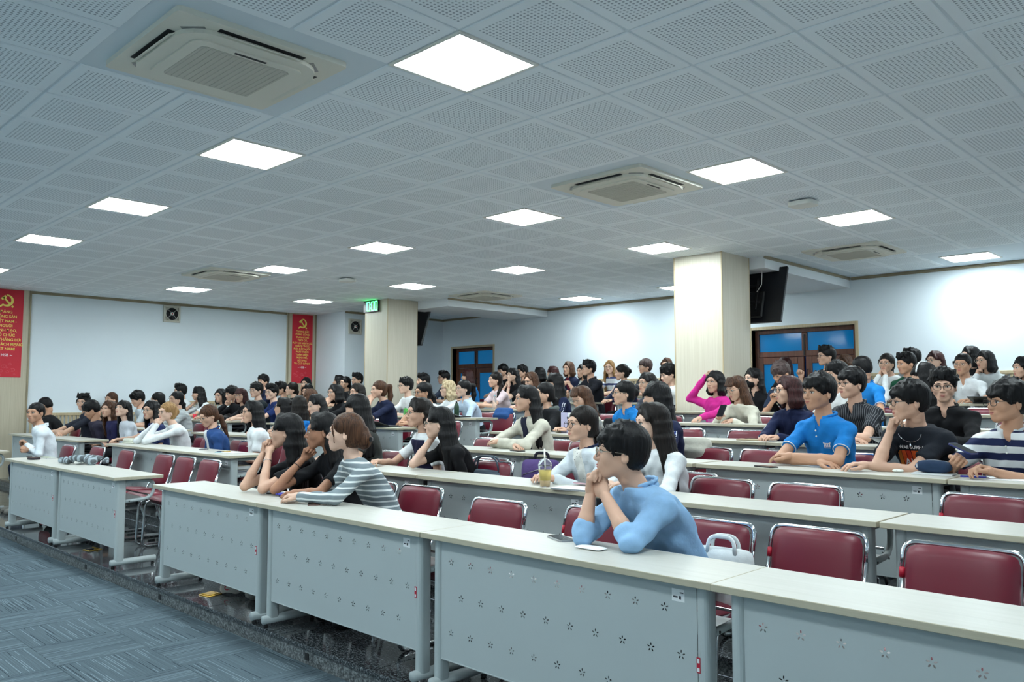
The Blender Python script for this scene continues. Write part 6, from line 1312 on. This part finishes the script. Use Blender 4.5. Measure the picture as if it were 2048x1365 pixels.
# pencil case, notebook, earphone case
L0 = (1.945, 2.576, 1.055)
r = empty('notebook', L0, 0.1); tag(r, 'white notebook under the navy pencil case', 'notebook'); MB().cbox((-0.11, -0.07, 0.0005), (0.11, 0.07, 0.008), 0.002).build('pages', M_paper, r); MB().cbox((-0.112, -0.072, 0.008), (0.112, 0.072, 0.0095), 0.001).build('cover', M_label, r)
r = empty('pencil_case', (L0[0], L0[1] + 0.005, L0[2] + 0.0095), 0.12); tag(r, 'navy pencil case lying on the white notebook', 'pencil case'); m = cloth((40, 58, 84))
MB().pad(0.20, 0.085, 0.075, Matrix.Translation((0, 0, 0.038)), 11, 9, pw=3.5).build('pouch', m, r); MB().tube([(-0.085, -0.01, 0.066), (0, 0, 0.077), (0.085, -0.01, 0.066)], 0.003, 6).build('zip', M_steel, r); MB().cbox((-0.09, -0.045, 0.03), (-0.08, -0.04, 0.055), 0.002).build('zip_pull', M_chrome, r)
r = empty('earphone_case', (L0[0] - 0.20, L0[1] - 0.01, L0[2])); tag(r, 'small white earphone case beside the pencil case', 'case'); MB().pad(0.06, 0.045, 0.022, Matrix.Translation((0, 0, 0.0115)), 9, 7, pw=3).build('shell', M_white, r); MB().cbox((-0.004, -0.0245, 0.010), (0.004, -0.0215, 0.014), 0.001).build('clasp', M_grey, r)
L1 = (2.236, 2.517, 1.055)
r = empty('paper_sheet', (L1[0] + 0.14, L1[1] + 0.04, L1[2]), 0.15); tag(r, 'white paper sheets before the boy in the striped rugby shirt', 'paper'); MB().cbox((-0.15, -0.10, 0.0005), (0.15, 0.10, 0.003), 0.001).build('sheet', M_paper, r)
r = empty('pen', (L1[0] - 0.06, L1[1], L1[2] + 0.006), 0.1); tag(r, 'blue pen lying right of the pencil case', 'pen'); MB().tube([(-0.07, 0, 0), (0.06, 0, 0)], 0.005, 8).build('barrel', M_bluep, r); MB().tube([(0.06, 0, 0), (0.075, 0, 0)], [0.004, 0.001], 8).build('tip', M_steel, r); MB().cbox((-0.068, -0.002, 0.004), (-0.03, 0.002, 0.008), 0.001).build('clip', M_steel, r)
# things on the front desk at left
r = empty('jacket_pile', (-5.254, 0.240, 0.855), 0.35); tag(r, 'grey striped jacket heaped on the front desk at left', 'jacket')
f = Field((-0.3, -0.16, -0.01), (0.3, 0.16, 0.16), 0.011); rj = random.Random(5)
for i in range(16): a = rj.uniform(-.22, .22); b = rj.uniform(-.09, .09); f.cap((a, b, 0.02 + 0.05 * (1 - abs(a) / 0.24)), (a + rj.uniform(-.10, .10), b + rj.uniform(-.05, .05), 0.02 + rj.uniform(0, 0.05)), 0.032, 0.022, 0.02)
f.keep(lambda x, y, z: 0.001 - z + 0 * x + 0 * y); Vj, Qj = f.mesh(); link('body', quadmesh('body', Vj, Qj), stripes((96, 102, 106), (158, 172, 180), 0.05, 0.45, 0), r)
f = Field((-0.42, -0.12, -0.01), (-0.16, 0.12, 0.09), 0.011); f.chain([V3(-0.2, 0, 0.03), V3(-0.3, -0.03, 0.028), V3(-0.37, 0.02, 0.024)], [0.035, 0.03, 0.024], 0.02); f.keep(lambda x, y, z: 0.001 - z + 0 * x + 0 * y); Vj, Qj = f.mesh(); link('sleeve', quadmesh('sleeve', Vj, Qj), stripes((130, 140, 146), (170, 182, 190), 0.03, 0.5, 1), r)
r = empty('wallet', (-6.27, 0.06, 0.855), 0.3); tag(r, 'dark wallet beside the heaped grey jacket', 'wallet'); MB().cbox((-0.05, -0.045, 0.001), (0.05, 0.045, 0.022), 0.006).build('flap', simple('dark_leather', (40, 30, 40), 0.5), r); MB().cbox((-0.048, -0.043, 0.022), (0.048, 0.043, 0.026), 0.002).build('cover', M_brownp, r)
r = empty('car_key', (-6.58, 0.10, 0.855), 0.2); tag(r, 'black key fob on the front desk at left', 'key'); MB().pad(0.09, 0.035, 0.022, Matrix.Translation((0, 0, 0.012)), 9, 7, pw=3).build('fob', M_black, r); MB().tube([(0.05 + 0.014 * math.cos(a), 0.014 * math.sin(a), 0.004) for a in np.linspace(0, 2 * PI, 13)[:-1]], 0.002, 5, 0, True).build('ring', M_steel, r); MB().cbox((0.062, -0.006, 0.003), (0.10, 0.006, 0.006), 0.001).build('blade', M_steel, r)
r = empty('notebook', (-6.50, 0.14, 0.855), 0.15); tag(r, 'thin notebook lying behind the wallet at left', 'notebook'); MB().cbox((-0.02, 0.03, 0.001), (0.20, 0.13, 0.010), 0.002).build('pages', M_paper, r); MB().cbox((-0.022, 0.028, 0.010), (0.202, 0.132, 0.012), 0.001).build('cover', simple('olive_cover', (150, 156, 130), 0.6), r)
# mint bottle, towel
r = empty('water_bottle', (-6.768, 1.440, 0.955)); tag(r, 'mint green drinking bottle on the second row desk', 'bottle'); MB().lathe([(0.030, 0.0), (0.034, 0.005), (0.034, 0.12), (0.030, 0.135)], seg=18).build('body', simple('mint_translucent', (178, 232, 214), 0.35), r); MB().lathe([(0.033, 0.135), (0.033, 0.165), (0.020, 0.172)], seg=18).build('cap', M_mint, r); MB().tube(fillet([(0.0, 0, 0.17), (0.03, 0, 0.185), (0.045, 0, 0.15)], 0.02, 4), 0.006, 7).build('carry_loop', M_mint, r)
r = empty('towel_roll', (-7.0, 1.34, 0.955), 0.3); tag(r, 'rolled cream towel left of the mint bottle', 'towel'); MB().tube([(-0.11, 0, 0.033), (0.11, 0, 0.033)], 0.032, 14).build('roll', cloth((216, 218, 204)), r); MB().cbox((-0.105, -0.045, 0.001), (0.105, -0.01, 0.014), 0.005).build('loose_end', cloth((216, 218, 204)), r)
r = empty('paper_sheet', (-4.369, 1.363, 0.955), 0.1); tag(r, 'white papers on the desk end by the aisle', 'paper'); MB().cbox((-0.10, -0.07, 0.0005), (0.10, 0.07, 0.006), 0.001).build('sheet', M_paper, r); MB().tube([(-0.14, -0.05, 0.005), (-0.08, 0.02, 0.010)], 0.005, 6).build('pencil', M_brass, r)
# books and bags on the open shelf of the aisle desk
for i, (dx, h, c) in enumerate(((-0.02, 0.03, (206, 212, 216)), (0.0, 0.025, (52, 78, 128)), (0.03, 0.03, (214, 208, 190)))):
    r = empty('book', (-4.16 + dx, 1.30, 0.2 + 0.5555 + [0, 0.031, 0.057][i]), 0.1 * (i - 1)); tag(r, ['pale book lowest in the stack under the aisle desk', 'blue book in the middle of the stack under the aisle desk', 'cream book on top of the stack under the aisle desk'][i], 'book')
    MB().cbox((-0.10, -0.08, 0.002), (0.10, 0.08, h - 0.002), 0.001).build('pages', M_paper, r); MB().cbox((-0.104, -0.083, 0.0), (0.104, 0.083, 0.002), 0.0008).build('back_cover', cloth(c), r); MB().cbox((-0.104, -0.083, h - 0.002), (0.104, 0.083, h), 0.0008).build('front_cover', cloth(c), r)
# open laptops
def laptop(loc, rz, shell, label, w=0.34, ang=105):
    r = empty('laptop', loc, rz); tag(r, label, 'laptop')
    MB().cbox((-w / 2, -0.115, 0.001), (w / 2, 0.115, 0.016), 0.004).build('base', shell, r); kb = MB()
    kb.box((-w / 2 + 0.02, -0.06, 0.016), (w / 2 - 0.02, 0.07, 0.0166)).build('keyboard', M_black, r)
    M = Matrix.Translation((0, -0.115, 0.016)) @ Matrix.Rotation(math.radians(180 - ang), 4, 'X')
    MB().cbox((-w / 2, -0.004, 0.0), (w / 2, 0.004, 0.225), 0.003, 0, M).build('lid', shell, r); MB().box((-w / 2 + 0.01, 0.004, 0.012), (w / 2 - 0.01, 0.0046, 0.215), 0, M).build('screen', M_screen, r)
laptop((-4.898, 3.700, 1.155), 0.12, M_black, 'black laptop open before the girl with the brown ponytail')
laptop((-4.887, 4.900, 1.255), 0.1, M_black, 'black laptop open before the curly blond girl', 0.3)
laptop((1.43, 3.70, 0.4 + TOP), 0.0, M_silver, 'silver laptop open before the boy in the black shirt', 0.32)
laptop((1.10, 7.30, 0.7 + TOP), 0.0, M_black, 'black laptop right of the boy in the white polo', 0.36)
laptop((0.98, 8.50, 0.8 + TOP), 0.0, M_black, 'black laptop on the last desk near the right edge', 0.36)
laptop((-0.62, 7.32, 0.7 + TOP), 0.0, M_black, 'dark laptop behind the boy in the rear blue polo', 0.34)
# drinks
def bottle(loc, prof, capz, m, mc, label, cat='bottle', name='bottle'):
    r = empty(name, loc); tag(r, label, cat); MB().lathe(prof, seg=16).build('body', m, r); MB().lathe([(0.014, capz), (0.014, capz + 0.018), (0.010, capz + 0.02)], seg=12).build('cap', mc, r); return r
bottle((-4.908, 4.900, 1.255), [(0.034, 0), (0.036, 0.01), (0.036, 0.15), (0.024, 0.185), (0.013, 0.20)], 0.20, M_dkgreen, M_black, 'dark green bottle before the girl in the pale blue shirt')
bottle((-6.038, 4.900, 1.255), [(0.026, 0), (0.031, 0.006), (0.031, 0.105), (0.026, 0.115)], 0.115, M_green, M_silver, 'green drink can before the boy in the white tee', 'can', 'drink_can')
bottle((-5.386, 6.100, 1.355), [(0.028, 0), (0.031, 0.01), (0.031, 0.14), (0.020, 0.18), (0.012, 0.195)], 0.195, tc.m, M_lac, 'clear water bottle before the girl in the pale pink blouse')
bottle((-10.418, 3.700, 1.155), [(0.024, 0), (0.034, 0.09)], 0.09, M_redcup, M_white, 'red cup before the girl leaning on her hand', 'cup', 'drink_cup')
bottle((-4.866, 7.300, 1.455), [(0.028, 0), (0.031, 0.01), (0.031, 0.14), (0.020, 0.18), (0.012, 0.195)], 0.195, tc.m, M_lac, 'clear water bottle below the man in the black polo')
# clothes over chair backs
def draped(loc, rz, m, label, w=0.46, h=0.42):
    r = empty('draped_coat', loc, rz); tag(r, label, 'coat'); rr = random.Random(int(abs(loc[0]) * 100))
    f = Field((-w / 2 - 0.06, -0.12, -h - 0.05), (w / 2 + 0.06, 0.14, 0.08), 0.012)
    for i in range(9):
        x = -w / 2 + w * i / 8; j = rr.uniform(-.02, .02); f.chain([V3(x, -0.045, -h * 0.42), V3(x, -0.045, -0.04), V3(x, 0.0, 0.025), V3(x, 0.055, -0.05), V3(x + j, 0.06 + j * 0.5, -h * rr.uniform(.92, 1.0))], [0.026, 0.030, 0.032, 0.030, 0.024], 0.035)
    V_, Q_ = f.mesh(); link('body', quadmesh('body', V_, Q_), m, r)
    f = Field((-0.1, -0.06, -0.36), (0.12, 0.08, 0.06), 0.012); f.chain([V3(0, 0, 0), V3(0.02, 0.01, -0.15), V3(0.0, 0.02, -0.3)], [0.045, 0.042, 0.035], 0.02); V_, Q_ = f.mesh(); link('sleeve', quadmesh('sleeve', V_, Q_), m, r, (w / 2, 0.03, -0.03))
draped((-0.10, 2.3 + 0.63 + 0.335, 0.3 + 0.81), 0.0, cloth((186, 184, 172)), 'cream coat draped over a chair right of the tracksuit girl', 0.2, 0.5)
draped((-2.35, 5.9 + 0.66, 0.6 + 0.80), 0.0, cloth((28, 30, 40)), 'black jacket with white piping draped beside the white shirt boy')
draped((-1.75, 3.5 + 1.0, 0.4 + 0.83), 0.0, cloth((22, 22, 25)), 'black jacket draped left of the girl in the blue polo with a bun')
draped((-4.75, 4.7 + 0.97, 0.5 + 0.81), 0.0, cloth((44, 84, 140)), 'blue jacket draped over the aisle chair in the fifth row', 0.26, 0.34)
draped((-3.05, 1.1 + 0.97, 0.2 + 0.81), 0.0, cloth((196, 196, 188)), 'pale coat draped behind the very long haired girl', 0.36)
# brass floor sockets on the step
def socket(loc, rz, opened, label):
    r = empty('floor_socket', loc, rz); tag(r, label, 'floor socket'); MB().cbox((-0.06, -0.06, 0.0), (0.06, 0.06, 0.006), 0.002).build('plate', M_brass, r)
    M = Matrix.Translation((0, 0.04, 0.006)) @ Matrix.Rotation(math.radians(38 if opened else 0), 4, 'X'); MB().cbox((-0.045, -0.085, 0.0), (0.045, 0.0, 0.02 if opened else 0.006), 0.002, 0, M).build('lid', M_brass, r)
    if opened: MB().cbox((-0.03, -0.05, 0.006), (0.03, 0.0, 0.02), 0.003).build('outlet', M_black, r)
socket((-4.64, 0.13, 0.1), 0.2, True, 'opened brass floor socket on the step at left'); socket((-2.16, 0.10, 0.1), 0.2, False, 'closed brass floor socket under the front desk')
# printed clogs on the feet of the girl with clasped hands
def clog(loc, rz, label, text):
    r = empty('clog', loc, rz); tag(r, label, 'shoe', 'printed clogs'); m = simple('clog_grey', (176, 172, 164), 0.5)
    f = Field((-0.07, -0.19, -0.005), (0.07, 0.12, 0.12), 0.008); f.chain([V3(0, 0.06, 0.04), V3(0, -0.04, 0.045), V3(0, -0.12, 0.036)], [0.042, 0.05, 0.046], 0.03); f.ell((0, 0.06, 0.09), (0.036, 0.06, 0.05), 0.012, 'cut'); f.keep(lambda x, y, z: 0.002 - z + 0 * x + 0 * y)
    V_, Q_ = f.mesh(); link('upper', quadmesh('upper', V_, Q_), m, r); MB().prism([(0.05 * math.cos(a) * (1 if math.sin(a) < 0 else 0.85), -0.03 + 0.135 * math.sin(a)) for a in np.linspace(0, 2 * PI, 25)[:-1]], 0.0, 0.016).build('sole', M_black, r)
    for i in range(6): MB().lathe([(0.006, 0), (0.006, 0.002)], seg=8, M=Matrix.Translation((-0.028 + 0.028 * (i % 3), -0.105 - 0.03 * (i // 3), 0.080 - 0.016 * (i // 3))) @ Matrix.Rotation(0.5, 4, 'X')).build('vent_hole', M_dark, r)
    me = text_mesh(text, 0.05, 'CENTER', 0.001); me.transform(Matrix.Translation((0.052, -0.06, 0.035)) @ Matrix.Rotation(PI / 2, 4, 'Z') @ Matrix.Rotation(1.25, 4, 'X')); link('lettering', me, M_redtag, r)
    me = text_mesh(text, 0.05, 'CENTER', 0.001); me.transform(Matrix.Translation((-0.052, -0.06, 0.035)) @ Matrix.Rotation(-PI / 2, 4, 'Z') @ Matrix.Rotation(1.25, 4, 'X')); link('lettering', me, M_redtag, r)
clog((-2.02, 0.27, 0.1), -0.9, 'grey clog with large red lettering under the front desk', 'Coke'); clog((-1.80, 0.36, 0.1), -0.4, 'second grey clog in the shadow under the front desk', 'Coke')
# white computer case on the last desk
r = empty('computer_case', (1.22, 8.52, 0.8 + TOP)); tag(r, 'white equipment case on the last desk at the right edge', 'computer'); MB().cbox((-0.10, -0.12, 0.001), (0.16, 0.12, 0.26), 0.01).build('case', M_acwhite, r); MB().cbox((-0.08, -0.1225, 0.10), (0.02, -0.119, 0.13), 0.001).build('drive_slot', M_grey, r)
# held phones
def held(I, sg, label, m=M_black, dz=0.05, rz=0.0, tilt=0.9):
    W_, E = I['A'][sg][2], I['A'][sg][1]; d = (W_ - E) / np.linalg.norm(W_ - E); p = W_ + d * 0.10 + V3(0, 0, dz)
    r = empty('phone', tuple(p)); r.rotation_euler = (tilt, 0, rz); tag(r, label, 'phone'); MB().prism(rrect(0.073, 0.15, 0.012, 4), -0.004, 0.004).build('case', m, r); MB().prism(rrect(0.066, 0.142, 0.009, 4), 0.004, 0.0046).build('screen', M_screen, r)
held(PEOPLE['rugby'][1], -1, 'navy phone held by the boy in the striped rugby shirt', simple('navy_case', (36, 46, 104), 0.4), 0.045, 1.2, 0.35)
held(PEOPLE['bent'][1], -1, 'black phone held by the man bent over by the wall'); held(PEOPLE['cardigan'][1], -1, 'dark phone held by the girl in the cream cardigan', dz=0.03)
held(PEOPLE['headdown'][1], -1, 'phone held by the person with greyish brown hair', dz=0.03); held(PEOPLE['white6'][1], -1, 'phone held by the boy in white looking down', dz=0.03)
# prints on the black tee
I = PEOPLE['hawaii'][1]; tp = I['top']; zc = I['nb'][2] - 0.205
for i in range(7):
    x0 = -0.115 + i * 0.033; c = [(214, 120, 30), (224, 84, 28), (206, 60, 30), (224, 90, 34), (222, 110, 34), (226, 150, 40), (210, 170, 60)][i]
    link('print_stripe', on_chest(I, flat_rect(x0, -0.07, x0 + 0.029, 0.05, 2, 8), zc, 0.0, 0.010), simple('print_%d' % i, c, 0.7), tp)
link('lettering', on_chest(I, text_mesh('HAWAII SURF CLUB', 0.030, 'CENTER', 0.0006), zc + 0.062, 0.0, 0.011), M_bannerwhite, tp)
link('lettering', on_chest(I, text_mesh('Aloha', 0.062, 'CENTER', 0.0012), zc - 0.045, 0.0, 0.0125), M_bannerwhite, tp)
nk = [chest_pt(I, 0.075 * math.sin(a), I['nb'][2] - 0.035 - 0.065 * math.cos(a), 0.012) - I['org'] for a in np.linspace(-1.35, 1.35, 15)]
ck_ = MB(); ck_.tube(nk, 0.0018, 5); nl = ck_.build('necklace', M_chrome, tp); MB().lathe([(0.002, -0.03), (0.012, -0.028), (0.007, -0.012), (0.002, 0)], tuple(nk[7] + V3(0, -0.006, -0.004)), 8).build('pendant', M_chrome, nl)
# gate emblem on the blue polos
def gate(I, u, zc, s=1.0):
    mb = MB()
    for x in (-0.018, -0.006, 0.006, 0.018): mb.add([((x - 0.0035) * s, -0.016 * s, 0), ((x + 0.0035) * s, -0.016 * s, 0), ((x + 0.0035) * s, 0.006 * s, 0), ((x - 0.0035) * s, 0.006 * s, 0)], [(0, 1, 2, 3)])
    mb.add([(-0.024 * s, 0.006 * s, 0), (0.024 * s, 0.006 * s, 0), (0.026 * s, 0.018 * s, 0), (0.012 * s, 0.011 * s, 0), (-0.012 * s, 0.011 * s, 0), (-0.026 * s, 0.018 * s, 0)], [(0, 1, 2, 3, 4, 5)])
    mb.add([(-0.022 * s, -0.024 * s, 0), (0.022 * s, -0.024 * s, 0), (0.022 * s, -0.020 * s, 0), (-0.022 * s, -0.020 * s, 0)], [(0, 1, 2, 3)])
    link('emblem', on_chest(I, mb.mesh('emblem'), zc, u, 0.010), M_bannerwhite, I['top'])
for q, s in (('polohero', 1.0), ('bunpolo', 0.9), ('bluedown', 0.9), ('polo6', 0.9)): I = PEOPLE[q][1]; gate(I, 0.070, I['nb'][2] - 0.185, s)
I = PEOPLE['pinktext'][1]
for q in range(9): link('pink_print', on_chest(I, flat_rect(-0.06 + q * 0.0135, -0.006 + 0.002 * (q % 2), -0.051 + q * 0.0135, 0.006, 1, 1), I['nb'][2] - 0.24, 0.0, 0.020), M_pinkp, I['top'])
# buttons
for q, zs in (('polohero', (-0.09, -0.13)), ('rugby', (-0.09, -0.13)), ('stripe', (-0.045,)), ('bunpolo', (-0.10,)), ('whitecollar', (-0.09, -0.15, -0.21)), ('whiteman', (-0.09, -0.16, -0.23))):
    I = PEOPLE[q][1]
    for dz in zs: p = chest_pt(I, 0.0, I['nb'][2] + dz, 0.008) - I['org']; MB().lathe([(0.006, -0.002), (0.006, 0.002)], seg=8, M=Matrix.Translation(p.tolist()) @ Matrix.Rotation(PI / 2, 4, 'X')).build('button', M_white, I['top'])
# pale head band, bracelets, watches
def ring_at(I, sg, t, rad, m, name):
    S, E, W_ = I['A'][sg][:3]; c = E + (W_ - E) * t - I['org']; d = (W_ - E) / np.linalg.norm(W_ - E); F_ = frame(np.array([d[1], -d[0], 0.01]), d); MB().tube([c + F_ @ V3(rad * math.cos(a), rad * math.sin(a), 0) for a in np.linspace(0, 2 * PI, 17)[:-1]], 0.003, 6, 0, True).build(name, m, PEO[id(I)])
PEO = {id(v[1]): v[0] for v in PEOPLE.values()}
ring_at(PEOPLE['clasp'][1], 1, 0.72, 0.0275, M_chrome, 'bracelet'); ring_at(PEOPLE['tan'][1], -1, 0.75, 0.0275, M_black, 'bracelet'); ring_at(PEOPLE['bracelet'][1], 1, 0.8, 0.027, M_brass, 'bracelet'); ring_at(PEOPLE['pinkblouse'][1], -1, 0.8, 0.027, M_black, 'bracelet'); ring_at(PEOPLE['seven5'][1], 1, 0.8, 0.027, M_redtag, 'bracelet')
o_, I = PEOPLE['back5']; hb = MB(); hb.tube([(I['Rh'] @ V3(0.096 * math.sin(a), 0.0, 0.036 + 0.108 * math.cos(a)) * I['hsc'] + I['H'] - I['org']) for a in np.linspace(-1.5, 1.5, 15)], 0.007, 6); hb.build('headband', M_paper, o_)
